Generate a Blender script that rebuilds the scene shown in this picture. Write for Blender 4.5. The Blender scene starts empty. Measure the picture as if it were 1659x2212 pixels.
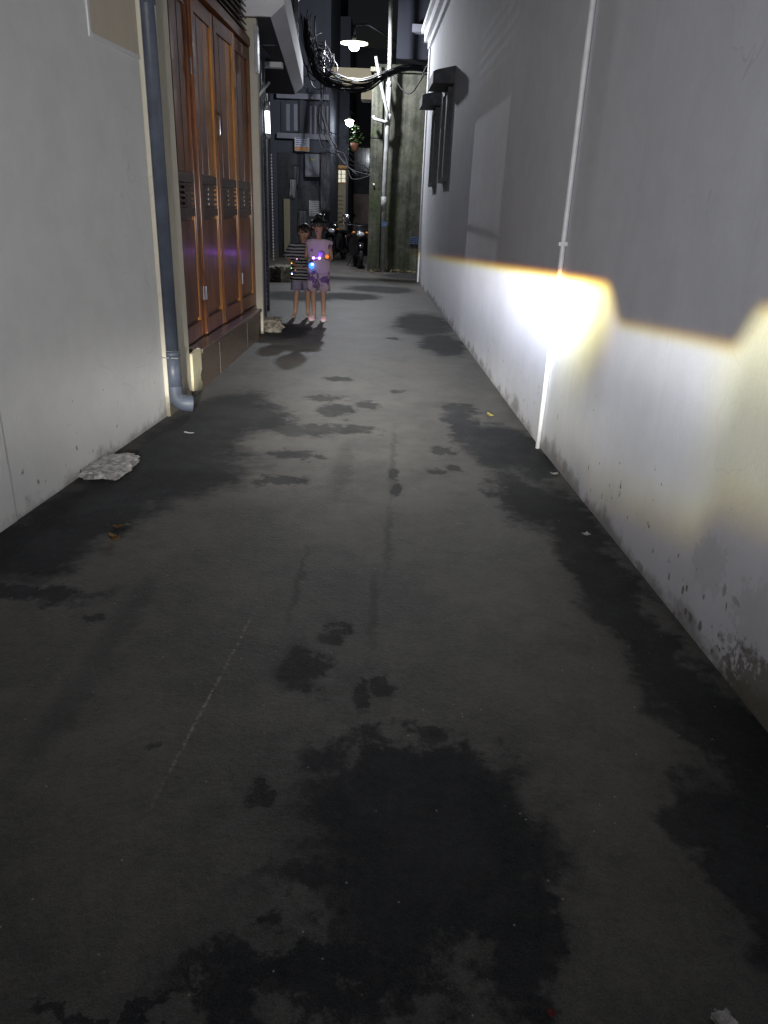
import bpy, bmesh, math, random
from mathutils import Vector, Matrix
random.seed(7)
SC = bpy.context.scene
COL = SC.collection
R_ = math.radians

# ------------------------------------------------------------------ camera
IW, IH, FPX = 1659.0, 2212.0, 1575.0          # photograph's frame used for measuring
EYE = Vector((0, 0, 1.4))
_down = Vector((-158, -3786, -FPX)).normalized()
_Z = -_down
_Y = Vector((41, 654, -FPX)); _Y = (_Y - _Z * _Y.dot(_Z)).normalized()
_X = _Y.cross(_Z)
ROT = Matrix((_X, _Y, _Z))
cam_d = bpy.data.cameras.new('camera'); cam = bpy.data.objects.new('camera', cam_d); COL.objects.link(cam)
cam.matrix_world = Matrix.Translation(EYE) @ ROT.to_4x4()
cam_d.sensor_fit = 'VERTICAL'; cam_d.sensor_height = 36; cam_d.lens = 36 * FPX / IH
cam_d.clip_start = 0.02; cam_d.clip_end = 2000
SC.camera = cam

def ray(px, py): return (ROT @ Vector((px - IW / 2, IH / 2 - py, -FPX))).normalized()
def at(px, py, Y):            # point at distance Y down the alley
    r = ray(px, py); return EYE + r * (Y / r.y)
def gnd(px, py, z=0.0):       # point on the ground
    r = ray(px, py); return EYE + r * ((z - EYE.z) / r.z)

# ------------------------------------------------------------------ world, exposure
w = bpy.data.worlds.new('World'); SC.world = w; w.use_nodes = True
wn = w.node_tree.nodes; wl = w.node_tree.links
sky = wn.new('ShaderNodeTexSky'); sky.sky_type = 'NISHITA'; sky.sun_disc = False
sky.sun_elevation = R_(-3.4); sky.sun_rotation = R_(20)
wl.new(sky.outputs[0], wn['Background'].inputs[0]); wn['Background'].inputs[1].default_value = 0.05
SC.view_settings.view_transform = 'Standard'; SC.view_settings.look = 'None'
SC.view_settings.exposure = 0.0; SC.view_settings.gamma = 1.0; SC.view_settings.use_curve_mapping = False
SC.render.engine = 'CYCLES'
SC.cycles.use_denoising = True; SC.cycles.max_bounces = 7; SC.cycles.diffuse_bounces = 5; SC.cycles.glossy_bounces = 3
SC.cycles.use_adaptive_sampling = True; SC.cycles.adaptive_threshold = 0.025
SC.cycles.sample_clamp_indirect = 4.0; SC.cycles.caustics_reflective = False; SC.cycles.caustics_refractive = False

# ------------------------------------------------------------------ node maths
class E:
    def __init__(s, nt, v): s.nt, s.v = nt, v
    def _m(s, op, *a, clamp=False):
        n = s.nt.nodes.new('ShaderNodeMath'); n.operation = op; n.use_clamp = clamp
        for i, x in enumerate((s,) + a):
            x = x.v if isinstance(x, E) else x
            if isinstance(x, (int, float)): n.inputs[i].default_value = x
            else: s.nt.links.new(x, n.inputs[i])
        return E(s.nt, n.outputs[0])
    def __add__(s, o): return s._m('ADD', o)
    def __radd__(s, o): return s._m('ADD', o)
    def __sub__(s, o): return s._m('SUBTRACT', o)
    def __rsub__(s, o): return E(s.nt, float(o))._m('SUBTRACT', s)
    def __mul__(s, o): return s._m('MULTIPLY', o)
    def __rmul__(s, o): return s._m('MULTIPLY', o)
    def __truediv__(s, o): return s._m('DIVIDE', o)
    def mn(s, o): return s._m('MINIMUM', o)
    def mx(s, o): return s._m('MAXIMUM', o)
    def clamp(s): return s._m('ADD', 0.0, clamp=True)
    def step(s, a, b):      # smooth 0..1 as s goes a..b (a may exceed b)
        n = s.nt.nodes.new('ShaderNodeMapRange'); n.interpolation_type = 'SMOOTHSTEP'
        lo, hi, o0, o1 = (a, b, 0.0, 1.0) if not isinstance(a, (int, float)) or a < b else (b, a, 1.0, 0.0)
        s.nt.links.new(s.v, n.inputs[0])
        n.inputs[1].default_value = lo; n.inputs[2].default_value = hi
        n.inputs[3].default_value = o0; n.inputs[4].default_value = o1
        return E(s.nt, n.outputs[0])
    def gauss(s, sg): return ((s * s) * (-1.0 / (sg * sg)))._m('EXPONENT')

# ------------------------------------------------------------------ headlamp beam raking the right-hand wall
HL = Vector((-0.30, -1.50, 1.335))
ld = bpy.data.lights.new('headlamp', 'SPOT'); ld.energy = 1.0; ld.shadow_soft_size = 0.03
ld.spot_size = R_(120); ld.spot_blend = 0.4; ld.use_nodes = True
lo = bpy.data.objects.new('headlamp', ld); COL.objects.link(lo); lo.location = HL
lo.rotation_euler = (Vector((math.sin(R_(12)), math.cos(R_(12)), -0.12))).to_track_quat('-Z', 'Y').to_euler()
nt = ld.node_tree
geo = nt.nodes.new('ShaderNodeNewGeometry'); sep = nt.nodes.new('ShaderNodeSeparateXYZ')
nt.links.new(geo.outputs['Normal'], sep.inputs[0])
SGN = 1.0     # the lamp's normal points along the light
dx, dy, dz = (E(nt, sep.outputs[i]) * SGN for i in range(3))
az = dx._m('ARCTAN2', dy) * 57.2958
el = dz._m('ARCSINE') * 57.2958
cut = az.step(15.0, 14.0) * 1.75 - 4.2 + az.step(19.6, 20.4) * 1.9
FILL = (((az + 1.0).gauss(20.0) * 66.0 + 13.0) * (el - 4.0).gauss(30.0) + (az + 4.5).gauss(4.5) * (el + 1.0).gauss(7.0) * 22.0) * (el.step(-30.0, -9.0) * .91 + .09)  # broad fill added to the beam to lift walls and children
dg_ = el + 9.8          # fill lobe added to the beam to brighten the ground ahead
GROUND_FILL = (az - 0.3).gauss(8.0) * dg_.mn(0.0).gauss(3.4) * dg_.mx(0.0).gauss(2.6) * 1550.0
def channel(oe, oa, fr, edge):
    e = el - cut + oe
    V = e.step(0.20, -0.34)
    fan = az.step(0.9, 4.0)
    hot = fan * (az - oa - (e + 1.5).mn(0.0) * .14).step(14.9, 12.3) * (0.62 + 0.75 * (az - 11.4).gauss(3.6))
    H = hot * e.gauss(3.7) * 1900.0
    low = e.step(-10.6 + fr, -7.2 + fr)
    W = fan * (az.step(16.0, 9.0) * 150.0 * e.gauss(7.5) + az.step(10.0, 14.5) * (e.gauss(3.2) * 175.0 + low * 42.0)) * az.step(27.0, 20.0) * (1.0 - az.step(18.2, 20.6) * edge)
    return V * (H + W * (1.0 - edge * .16)) + FILL + GROUND_FILL * (1.0 - edge * .22)
cr, cg, cb = channel(-0.08, 0.10, -0.3, -.05), channel(0.0, 0.0, 0.0, .0), channel(0.17, -0.55, 0.9, .42)
comb = nt.nodes.new('ShaderNodeCombineXYZ')
for i, c in enumerate((cr, cg * 0.99, cb * 1.02)): nt.links.new(c.v, comb.inputs[i])
em = nt.nodes['Emission']; nt.links.new(comb.outputs[0], em.inputs[0]); em.inputs[1].default_value = 11.0

# ------------------------------------------------------------------ materials
def new_mat(name):
    m = bpy.data.materials.new(name); m.use_nodes = True
    return m, m.node_tree, m.node_tree.nodes['Principled BSDF']
def tex_noise(nt, vec, scale, detail=4, rough=.55, dist=0.0):
    n = nt.nodes.new('ShaderNodeTexNoise'); n.inputs['Scale'].default_value = scale
    n.inputs['Detail'].default_value = detail; n.inputs['Roughness'].default_value = rough; n.inputs['Distortion'].default_value = dist
    if vec is not None: nt.links.new(vec, n.inputs['Vector'])
    return n
def scaled(nt, vec, s):
    n = nt.nodes.new('ShaderNodeVectorMath'); n.operation = 'MULTIPLY'; nt.links.new(vec, n.inputs[0]); n.inputs[1].default_value = s
    return n.outputs[0]
def mixc(nt, fac, a, b):
    n = nt.nodes.new('ShaderNodeMix'); n.data_type = 'RGBA'
    for sock, v in ((n.inputs[0], fac), (n.inputs[6], a), (n.inputs[7], b)):
        if isinstance(v, E): v = v.v
        if isinstance(v, (int, float)): sock.default_value = v
        elif isinstance(v, tuple): sock.default_value = (*v[:3], 1)
        else: nt.links.new(v, sock)
    return n.outputs[2]
def bump(nt, bsdf, hgt, strength=.3, dist=.01):
    b = nt.nodes.new('ShaderNodeBump'); b.inputs['Strength'].default_value = strength; b.inputs['Distance'].default_value = dist
    nt.links.new(hgt.v if isinstance(hgt, E) else hgt, b.inputs['Height']); nt.links.new(b.outputs[0], bsdf.inputs['Normal'])
def wpos(nt):
    g = nt.nodes.new('ShaderNodeNewGeometry'); return g.outputs['Position']
def opos(nt):
    g = nt.nodes.new('ShaderNodeTexCoord'); return g.outputs['Object']

def simple(name, col, rough=.6, metal=0.0, var=.12, scale=12.0, coat=0.0, bmp=.15, spec=.5):
    m, nt, b = new_mat(name)
    P = opos(nt)
    n = tex_noise(nt, P, scale, 5)
    c2 = tuple(max(0, c * (1 - 2.2 * var)) for c in col)
    nt.links.new(mixc(nt, E(nt, n.outputs[0]).step(.3, .72), c2, col), b.inputs['Base Color'])
    b.inputs['Metallic'].default_value = metal; b.inputs['Specular IOR Level'].default_value = spec
    n2 = tex_noise(nt, P, scale * 3, 3)
    nt.links.new((E(nt, n2.outputs[0]) * .25 + (rough - .12)).clamp().v, b.inputs['Roughness'])
    b.inputs['Coat Weight'].default_value = coat; b.inputs['Coat Roughness'].default_value = .12
    if bmp: bump(nt, b, n2.outputs[0], bmp, .004)
    return m
def emit(name, col, strength):
    m, nt, b = new_mat(name)
    b.inputs['Base Color'].default_value = (*col, 1); b.inputs['Emission Color'].default_value = (*col, 1)
    b.inputs['Emission Strength'].default_value = strength
    return m

def plaster(name, col, dirt=(.10, .085, .06), base_h=.35, base_amt=.8, streak=.25, grime=True, blobs=()):
    m, nt, b = new_mat(name)
    P = wpos(nt); sp = nt.nodes.new('ShaderNodeSeparateXYZ'); nt.links.new(P, sp.inputs[0])
    z = E(nt, sp.outputs[2]); y = E(nt, sp.outputs[1])
    big = E(nt, tex_noise(nt, P, .9, 5, .6).outputs[0])
    mid = E(nt, tex_noise(nt, P, 5.0, 6, .65).outputs[0])
    fine = E(nt, tex_noise(nt, P, 90.0, 3, .6).outputs[0])
    st = E(nt, tex_noise(nt, scaled(nt, P, (16, 16, .55)), 1.0, 5, .6).outputs[0])
    lum = .80 + .22 * big.step(.25, .75) * .6 + .10 * mid.step(.3, .7) - streak * .32 * st.step(.52, .8)
    c = mixc(nt, lum.clamp(), tuple(x * .35 for x in col), col)
    # splashed grime above the ground with an uneven edge
    gm = ((z + (mid - .5) * .34 + (st - .5) * .06 + (big - .5) * .3)).step(base_h, .0) * base_amt
    c = mixc(nt, gm.clamp(), c, dirt)
    # small chips and scuffs
    vo = E(nt, tex_noise(nt, scaled(nt, P, (9, 9, 5)), 3.2, 3, .55).outputs[0])
    chips = (vo - (z.step(0.0, 1.1)) * .12).step(.675, .70) * (.75 if grime else .3)
    c = mixc(nt, chips, c, dirt)
    ck = E(nt, tex_noise(nt, P, 1.3, 3, .5, .8).outputs[0]); cm = E(nt, tex_noise(nt, P, .55, 2).outputs[0])
    crack = (ck - .5)._m('ABSOLUTE').step(.0034, .001) * cm.step(.56, .68) * .15
    c = mixc(nt, crack.clamp(), c, dirt)
    sc = E(nt, tex_noise(nt, scaled(nt, P, (3, 3, 1.2)), 2.6, 2, .4, 1.5).outputs[0])
    scuff = (sc - .5)._m('ABSOLUTE').step(.012, .002) * mid.step(.56, .68) * z.step(1.5, .7) * .30
    c = mixc(nt, scuff.clamp(), c, tuple(x * .45 for x in col))
    sp_fine = E(nt, tex_noise(nt, P, 38.0, 3, .6).outputs[0])
    for (by, bz, ry, rz, amt) in blobs:
        q = (((y - by) / ry + (mid - .5) * 1.2 + (sp_fine - .5) * 2.0)._m('POWER', 2.0) + ((z - bz) / rz + (vo - .5) * 1.2)._m('POWER', 2.0))
        c = mixc(nt, q.step(1.1, .5) * amt, c, dirt)
    nt.links.new(c, b.inputs['Base Color'])
    b.inputs['Roughness'].default_value = .82; b.inputs['Specular IOR Level'].default_value = .3
    bump(nt, b, fine * .35 + mid * .6 + big * 1.2, .17, .014)
    return m

def wood(name, col, dark, grain=(26, 26, 1.3)):
    m, nt, b = new_mat(name)
    P = wpos(nt)
    a = E(nt, tex_noise(nt, scaled(nt, P, grain), 1.0, 6, .65, .6).outputs[0])
    f = E(nt, tex_noise(nt, scaled(nt, P, tuple(g * 5 for g in grain)), 1.0, 3, .6).outputs[0])
    big = E(nt, tex_noise(nt, P, 1.7, 3).outputs[0])
    fac = (a * .7 + f * .35 + (big - .5) * .5).step(.28, .74)
    nt.links.new(mixc(nt, fac, dark, col), b.inputs['Base Color'])
    nt.links.new((.26 + .3 * a).v, b.inputs['Roughness'])
    b.inputs['Coat Weight'].default_value = .24; b.inputs['Coat Roughness'].default_value = .18; b.inputs['Specular IOR Level'].default_value = .14
    bump(nt, b, a * .7 + f * .3, .35, .006)
    return m

def ground_mat():
    m, nt, b = new_mat('wet asphalt')
    P = wpos(nt)
    n1 = tex_noise(nt, P, 2.2, 6, .62); n2 = tex_noise(nt, P, 11.0, 5, .65)
    off = nt.nodes.new('ShaderNodeVectorMath'); off.operation = 'SUBTRACT'; nt.links.new(n1.outputs['Color'], off.inputs[0]); off.inputs[1].default_value = (.5, .5, .5)
    off2 = nt.nodes.new('ShaderNodeVectorMath'); off2.operation = 'SUBTRACT'; nt.links.new(n2.outputs['Color'], off2.inputs[0]); off2.inputs[1].default_value = (.5, .5, .5)
    def add_scaled(base, v, s):
        q = nt.nodes.new('ShaderNodeVectorMath'); q.operation = 'MULTIPLY_ADD'
        nt.links.new(v, q.inputs[0]); q.inputs[1].default_value = s; nt.links.new(base, q.inputs[2]); return q.outputs[0]
    P1 = add_scaled(add_scaled(P, off.outputs[0], (.50, .60, 0)), off2.outputs[0], (.27, .42, 0))      # ragged outlines
    P2 = add_scaled(add_scaled(P, off.outputs[0], (.10, .14, 0)), off2.outputs[0], (.13, .24, 0))      # small spots
    def field(Pv, spots):
        best = None
        for (px, py, rx, ry) in spots:
            c = gnd(px, py); X = gnd(px + rx, py); A = gnd(px, py - ry); B = gnd(px, py + ry)
            hx = max(.004, abs(X.x - c.x)); hy = max(.006, abs(A.y - B.y) / 2); cy = (A.y + B.y) / 2
            s = nt.nodes.new('ShaderNodeVectorMath'); s.operation = 'SUBTRACT'; nt.links.new(Pv, s.inputs[0]); s.inputs[1].default_value = (c.x, cy, 0)
            t = nt.nodes.new('ShaderNodeVectorMath'); t.operation = 'MULTIPLY'; nt.links.new(s.outputs[0], t.inputs[0]); t.inputs[1].default_value = (1 / hx, 1 / hy, 0)
            l = nt.nodes.new('ShaderNodeVectorMath'); l.operation = 'LENGTH'; nt.links.new(t.outputs[0], l.inputs[0])
            e = E(nt, l.outputs['Value']); best = e if best is None else best.mn(e)
        return best
    big = field(P1, [(870, 1690, 230, 75), (930, 1800, 270, 110), (860, 1930, 270, 80), (1110, 2030, 85, 190), (640, 2150, 290, 80), (840, 2030, 90, 80), (230, 2185, 170, 30),
                     (60, 1195, 130, 60), (190, 1120, 130, 75), (300, 1040, 110, 75), (400, 960, 110, 75), (480, 900, 90, 50), (560, 905, 65, 32), (350, 1020, 170, 60),
                     (915, 700, 55, 22), (955, 745, 45, 22), (1010, 930, 40, 45), (1080, 970, 70, 50), (1150, 990, 40, 50), (1130, 1080, 60, 55), (1230, 1130, 70, 75),
                     (1300, 1260, 75, 80), (1400, 1380, 75, 80), (1490, 1500, 85, 85), (1580, 1600, 90, 90), (1650, 1720, 90, 140), (1620, 1880, 90, 190), (60, 1290, 120, 30),
                     (610, 715, 60, 14), (650, 640, 80, 10), (820, 625, 70, 7), (880, 597, 50, 5), (760, 640, 60, 7)])  # last row: dark patch at the children's feet, dark bands beyond
    small = field(P2, [(655, 1445, 54, 46), (722, 1372, 32, 20), (822, 1487, 26, 22), (780, 1507, 20, 24), (350, 1604, 22, 17), (195, 1335, 20, 12), (793, 874, 25, 9), (720, 885, 34, 13),
                       (700, 860, 40, 6), (640, 930, 60, 13), (720, 925, 90, 9), (730, 820, 30, 5), (858, 846, 14, 4), (982, 1012, 18, 6), (955, 975, 24, 9), (940, 1021, 18, 6), (850, 1025, 13, 14),
                       (852, 1060, 10, 10), (640, 985, 60, 9), (600, 1040, 60, 9), (990, 882, 34, 9), (850, 731, 16, 2.5), (790, 1900, 90, 160), (930, 1590, 26, 12), (560, 1700, 30, 18), (1000, 1630, 20, 14)])
    track = field(add_scaled(P, off2.outputs[0], (.10, .5, 0)), [(848, 1010, 8, 90), (838, 1170, 10, 90), (640, 1270, 8, 110), (806, 1330, 12, 110), (240, 1380, 40, 160), (120, 1560, 45, 200), (740, 1010, 26, 60)])
    g = E(nt, n1.outputs[0]); h = E(nt, n2.outputs[0])
    dark_big = big.step(1.5, .95) * .25 + big.step(1.32, .76) * .68; sm2 = small + (h - .5) * 2.2 + (g - .5) * 1.0; wets = sm2.step(1.5, .9) * .3 + sm2.step(1.15, .8) * .45; wett = track.step(1.3, .3) * .34
    wet = dark_big.mx(wets).mx(wett)
    # aggregate
    vor = nt.nodes.new('ShaderNodeTexVoronoi'); vor.inputs['Scale'].default_value = 85; nt.links.new(P, vor.inputs['Vector'])
    vsep = nt.nodes.new('ShaderNodeSeparateColor'); nt.links.new(vor.outputs['Color'], vsep.inputs[0])
    grit = E(nt, tex_noise(nt, P, 240.0, 2, .7).outputs[0]); grit2 = E(nt, tex_noise(nt, P, 45.0, 4, .75).outputs[0])
    tone = (.22 + .5 * g.step(.3, .7) + 1.3 * (grit2 - .5) + 1.7 * (grit - .5) + .7 * (h - .5)).clamp()
    dry = mixc(nt, tone, (.026, .025, .023), (.114, .108, .098))
    wetc = mixc(nt, tone, (.012, .0132, .015), (.046, .048, .052))
    spz = nt.nodes.new('ShaderNodeSeparateXYZ'); nt.links.new(P, spz.inputs[0])
    soil = E(nt, tex_noise(nt, scaled(nt, P, (1.4, 3.2, 1)), 1.0, 6, .65).outputs[0]).step(.44, .66) * E(nt, spz.outputs[1]).step(9.5, 14.0) * .8
    dry = mixc(nt, soil, dry, mixc(nt, tone, (.045, .030, .026), (.150, .112, .095)))
    c = mixc(nt, wet, dry, wetc)
    # pale grit specks and the long scratch
    spk = E(nt, vsep.outputs[0]).step(.990, .994) * E(nt, vor.outputs['Distance']).step(.28, .15)
    c = mixc(nt, spk * .4, c, (.6, .6, .58))
    A, B = gnd(547, 1325), gnd(255, 1880); dvec = (B - A); L = dvec.length; dvec /= L
    sp = nt.nodes.new('ShaderNodeSeparateXYZ'); nt.links.new(P, sp.inputs[0]); X, Y = E(nt, sp.outputs[0]), E(nt, sp.outputs[1])
    t = ((X - A.x) * dvec.x + (Y - A.y) * dvec.y) / L
    d = ((X - A.x) * (-dvec.y) + (Y - A.y) * dvec.x + (g - .5) * .012)._m('ABSOLUTE')
    scr = d.step(.0085, .001) * t.step(0, .08) * t.step(1, .55) * grit2.step(.42, .62) * .45
    c = mixc(nt, scr, c, (.42, .36, .31))
    nt.links.new(c, b.inputs['Base Color'])
    nt.links.new((.56 + wet * .18 + (grit2 - .5) * .3 + (g - .5) * .12).clamp().v, b.inputs['Roughness'])
    nt.links.new((.45 - wet * .33).v, b.inputs['Specular IOR Level'])
    bump(nt, b, grit * .5 + E(nt, vor.outputs['Distance']) * .35 + grit2 * .6 + h * .8, .55, .006)
    return m

def mossy_mat():
    m, nt, b = new_mat('mossy cement')
    P = wpos(nt)
    a = E(nt, tex_noise(nt, P, 2.6, 7, .7).outputs[0]); c = E(nt, tex_noise(nt, P, 11, 6, .7).outputs[0])
    st = E(nt, tex_noise(nt, scaled(nt, P, (9, 9, .6)), 1.0, 6, .65).outputs[0]); d = E(nt, tex_noise(nt, P, 1.1, 4, .6).outputs[0])
    k = mixc(nt, (a * .6 + st * .5).step(.40, .72), (.026, .029, .022), (.112, .110, .090))
    k = mixc(nt, (c * .5 + d * .6).step(.52, .70) * .75, k, (.046, .060, .024))
    k = mixc(nt, (c * .6 + st * .5).step(.66, .74) * .6, k, (.23, .22, .19))
    nt.links.new(k, b.inputs['Base Color']); b.inputs['Roughness'].default_value = .92; b.inputs['Specular IOR Level'].default_value = .2
    bump(nt, b, a * .8 + c * .6, .7, .03); return m

def wall_yz(px, py):        # where a mark sits on the near right-hand wall
    n = Vector((2.766, .193, 0)); r = ray(px, py); p = EYE + r * ((Vector((1.155, 1.834, 0)) - EYE).dot(n) / r.dot(n)); return p.y, p.z
GRIME = tuple((*wall_yz(px, py), ry, rz, amt) for px, py, ry, rz, amt in (
    (1445, 1245, .008, .016, .8), (1475, 1275, .009, .022, .8), (1492, 1335, .016, .024, .7), (1512, 1352, .012, .020, .75), (1482, 1322, .010, .014, .8), (1565, 1275, .012, .030, .45),
    (1556, 1372, .022, .022, .35), (1575, 1378, .018, .018, .35), (1542, 1410, .020, .030, .35), (1500, 1400, .014, .030, .6), (1455, 1330, .012, .018, .7), (1590, 1300, .035, .014, .35), (1602, 1405, .024, .034, .3),
    (1520, 1290, .006, .012, .7), (1410, 1190, .006, .012, .6), (1540, 1470, .05, .05, .55), (1600, 1530, .10, .06, .6), (1380, 1225, .05, .03, .5), (1470, 1340, .03, .03, .4)))
M = dict(
    ground=ground_mat(),
    right_wall=plaster('pale grey painted plaster', (.60, .61, .65), base_h=.10, base_amt=.6,
                       blobs=((1.95, .25, .16, .16, .16), (2.3, .30, .12, .12, .14), (1.7, .06, .45, .15, .8)) + GRIME),
    left_wall=plaster('white plaster', (.66, .66, .655), base_h=.10, base_amt=.5, streak=.12),
    cream=plaster('cream painted plaster', (.64, .60, .49), base_h=.14, base_amt=.8, streak=.12),
    cream_bare=plaster('chipped cream render', (.74, .68, .46), base_h=.2, base_amt=.9, streak=.2, blobs=((5.75, .12, .05, .05, .9),)),
    patch=plaster('beige cement patch', (.56, .50, .40), base_h=.01, base_amt=0, streak=.6),
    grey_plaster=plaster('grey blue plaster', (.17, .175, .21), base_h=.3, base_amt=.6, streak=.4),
    white_paint=plaster('white painted concrete', (.85, .85, .88), base_h=.01, base_amt=0, streak=.12),
    mossy=mossy_mat(),
    dark_wall=plaster('very dark plaster', (.045, .046, .055), base_h=.6, base_amt=.6, streak=.6),  # one very dark streaked tone for several walls and backings
    far_wall=plaster('aged blue grey plaster', (.050, .054, .070), base_h=.6, base_amt=.6, streak=.8),
    beige=plaster('beige render', (.22, .19, .13), base_h=.3, base_amt=.6, streak=.5),
    wood=wood('varnished red brown wood', (.33, .122, .046), (.055, .014, .006)),
    wood2=wood('varnished golden brown wood', (.66, .29, .07), (.22, .075, .018)),
    wood_dark=wood('dark brown varnished wood', (.12, .062, .040), (.030, .014, .010)),
    granite=simple('brown granite', (.20, .145, .105), .45, var=.32, scale=60, coat=.2, bmp=.1),
    granite_top=simple('polished brown granite', (.19, .13, .10), .3, var=.3, scale=60, coat=.3, bmp=.05),
    pipe=simple('blue grey plastic', (.085, .10, .135), .45, var=.15, scale=9, bmp=.05),
    white_pipe=simple('white plastic', (.74, .74, .75), .42, var=.07, scale=14, bmp=.05),
    concrete=simple('rough pale concrete', (.66, .63, .62), .9, var=.30, scale=30, bmp=.9),
    stone=simple('dusty stone', (.30, .27, .22), .9, var=.3, scale=25, bmp=.9),
    dark_metal=simple('dark painted metal', (.030, .034, .042), .45, .3, var=.2),
    canopy=simple('shade-darkened concrete', (.10, .104, .12), .7, var=.2),  # shade on the window hoods put into this dark colour
    frame_light=simple('grey aluminium', (.42, .43, .46), .4, .5, var=.1),
    glass=simple('dark window glass', (.02, .024, .03), .12, 0, var=.1, bmp=0),
    rust=simple('rusty metal', (.20, .085, .04), .8, .2, var=.35, scale=22),
    cable=simple('black cable sheath', (.009, .009, .011), .7, var=.1, bmp=0, spec=.15),
    cable_grey=simple('grey cable sheath', (.08, .08, .09), .6, var=.15, bmp=0, spec=.2),
    leaf=simple('green leaves', (.10, .19, .035), .5, var=.25, scale=8),
    dry_leaf=simple('dry yellow leaf', (.42, .36, .10), .7, var=.2),
    brown_leaf=simple('dry brown leaf', (.42, .24, .10), .8, var=.3),
    paper=simple('white paper', (.75, .74, .72), .8, var=.08),
    red_plastic=simple('faded red plastic', (.45, .10, .09), .6, var=.15),
    terracotta=simple('terracotta', (.32, .13, .07), .8, var=.2),
    cloth_grey=simple('grey cloth', (.17, .175, .20), .9, var=.15),
    cloth_white=simple('pale cloth', (.45, .45, .46), .9, var=.1),
    orange_paint=simple('ochre painted wood', (.40, .20, .05), .6, var=.3),
    night_wall=plaster('night-darkened plaster', (.022, .024, .034), base_h=.6, base_amt=.5, streak=.6),  # night darkness put into the colour of the walls behind the lamp
    pole_grey=simple('weathered grey plastic', (.36, .36, .36), .55, var=.2, scale=6, bmp=.1),
    tyre=simple('black rubber', (.014, .014, .015), .75, var=.2),
    bike=simple('glossy black paint', (.012, .012, .016), .22, .0, var=.2, coat=.8, bmp=0),
    bike_red=simple('dark red paint', (.16, .012, .02), .25, .0, var=.2, coat=.8, bmp=0),
    chrome=simple('chrome', (.72, .73, .75), .18, 1.0, var=.05, bmp=0),
    lens=simple('clear lens', (.60, .62, .66), .1, .4, var=.1, bmp=0),
    amber=simple('amber lens', (.65, .22, .02), .25, 0, var=.1, bmp=0),
    blue_plastic=simple('blue plastic mesh', (.09, .16, .32), .6, var=.2),
    skin=simple('skin', (.44, .25, .165), .55, var=.10, scale=20, bmp=.05),
    hair=simple('black hair', (.010, .008, .009), .4, var=.3, scale=60, bmp=.5),
    hair_brown=simple('dark brown hair', (.022, .015, .011), .5, var=.3, scale=60, bmp=.5),
    eye=simple('dark eyes', (.012, .010, .010), .2, var=.05, bmp=0),
    lips=simple('lips', (.30, .10, .085), .5, var=.05, bmp=0),
    shorts=simple('lavender cotton', (.55, .48, .66), .9, var=.10),
    shoe=simple('pink rubber clog', (.78, .46, .50), .6, var=.10),
    shoe_white=simple('white rubber', (.72, .70, .70), .6, var=.08),
    toy_black=simple('black toy plastic', (.02, .02, .022), .35, var=.1, bmp=0),
    toy_clear=simple('pale toy plastic', (.5, .48, .52), .3, var=.1, bmp=0),
    lamp_white=emit('lit white lamp', (.86, .92, 1.0), 60), lamp_plate=emit('lit lamp reflector', (1.0, .95, .74), 5.0),
    lamp2=emit('lit white bulb', (.88, .93, 1.0), 55), tube=emit('lit panel glow', (.92, .94, 1.0), 4.5),
    lit_pane=emit('lit window pane', (.95, .92, .75), .35),
    led_purple=emit('violet light', (.48, .20, 1.0), 9), led_blue=emit('blue light', (.05, .26, 1.0), 1.8), led_orange=emit('orange light', (1.0, .22, .03), .9),
    led_white=emit('white light', (1, .95, .9), 5), led_yellow=emit('yellow light', (1.0, .75, .1), 1.6), led_green=emit('green light', (.25, 1.0, .25), 1.6), led_pink=emit('pink light', (1.0, .35, .6), 2),
)

def print_mat(name, ground_c, ink, accent, rows, split=.3):
    m, nt, b = new_mat(name)
    P = nt.nodes.new('ShaderNodeTexCoord').outputs['Generated']; sp = nt.nodes.new('ShaderNodeSeparateXYZ'); nt.links.new(P, sp.inputs[0])
    x, z = E(nt, sp.outputs[0]), E(nt, sp.outputs[2])
    line = ((z * rows)._m('FRACT')).step(.42, .55) * x.step(.05, .09) * x.step(.95, .9)
    word = E(nt, tex_noise(nt, scaled(nt, P, (22, 1, rows)), 1.0, 1).outputs[0]).step(.36, .46)
    c = mixc(nt, line * word, ground_c, ink)
    c = mixc(nt, z.step(split + .01, split - .01), c, accent)
    nt.links.new(c, b.inputs['Base Color']); b.inputs['Roughness'].default_value = .6
    return m
M['sign'] = print_mat('printed sign', (.50, .52, .58), (.07, .08, .22), (.42, .20, .08), 6, .3)
M['notice'] = print_mat('printed notice', (.36, .36, .38), (.09, .09, .10), (.30, .30, .31), 9, .02)

def stripes(name):
    m, nt, b = new_mat(name)
    P = opos(nt); sp = nt.nodes.new('ShaderNodeSeparateXYZ'); nt.links.new(P, sp.inputs[0])
    x, z = E(nt, sp.outputs[0]), E(nt, sp.outputs[2])
    n = E(nt, tex_noise(nt, P, 9, 2).outputs[0])
    s = (((z + (n - .5) * .02) * 25.0)._m('FRACT') - .5)._m('ABSOLUTE')
    nt.links.new(mixc(nt, s.step(.22, .28), (.022, .022, .03), (.52, .52, .50)), b.inputs['Base Color'])
    b.inputs['Roughness'].default_value = .9; return m
M['stripes'] = stripes('black and white striped cotton')
def blotch(name):
    m, nt, b = new_mat(name)
    P = opos(nt); n = E(nt, tex_noise(nt, scaled(nt, P, (1, .6, 1)), 11, 2).outputs[0]); f = E(nt, tex_noise(nt, P, 60, 2).outputs[0])
    nt.links.new(mixc(nt, (n + (f - .5) * .1).step(.54, .60), (.88, .72, .82), (.30, .17, .44)), b.inputs['Base Color'])
    b.inputs['Roughness'].default_value = .9; bump(nt, b, n, .3, .01); return m
M['print_cotton'] = blotch('lilac cotton with dark violet print')

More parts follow.
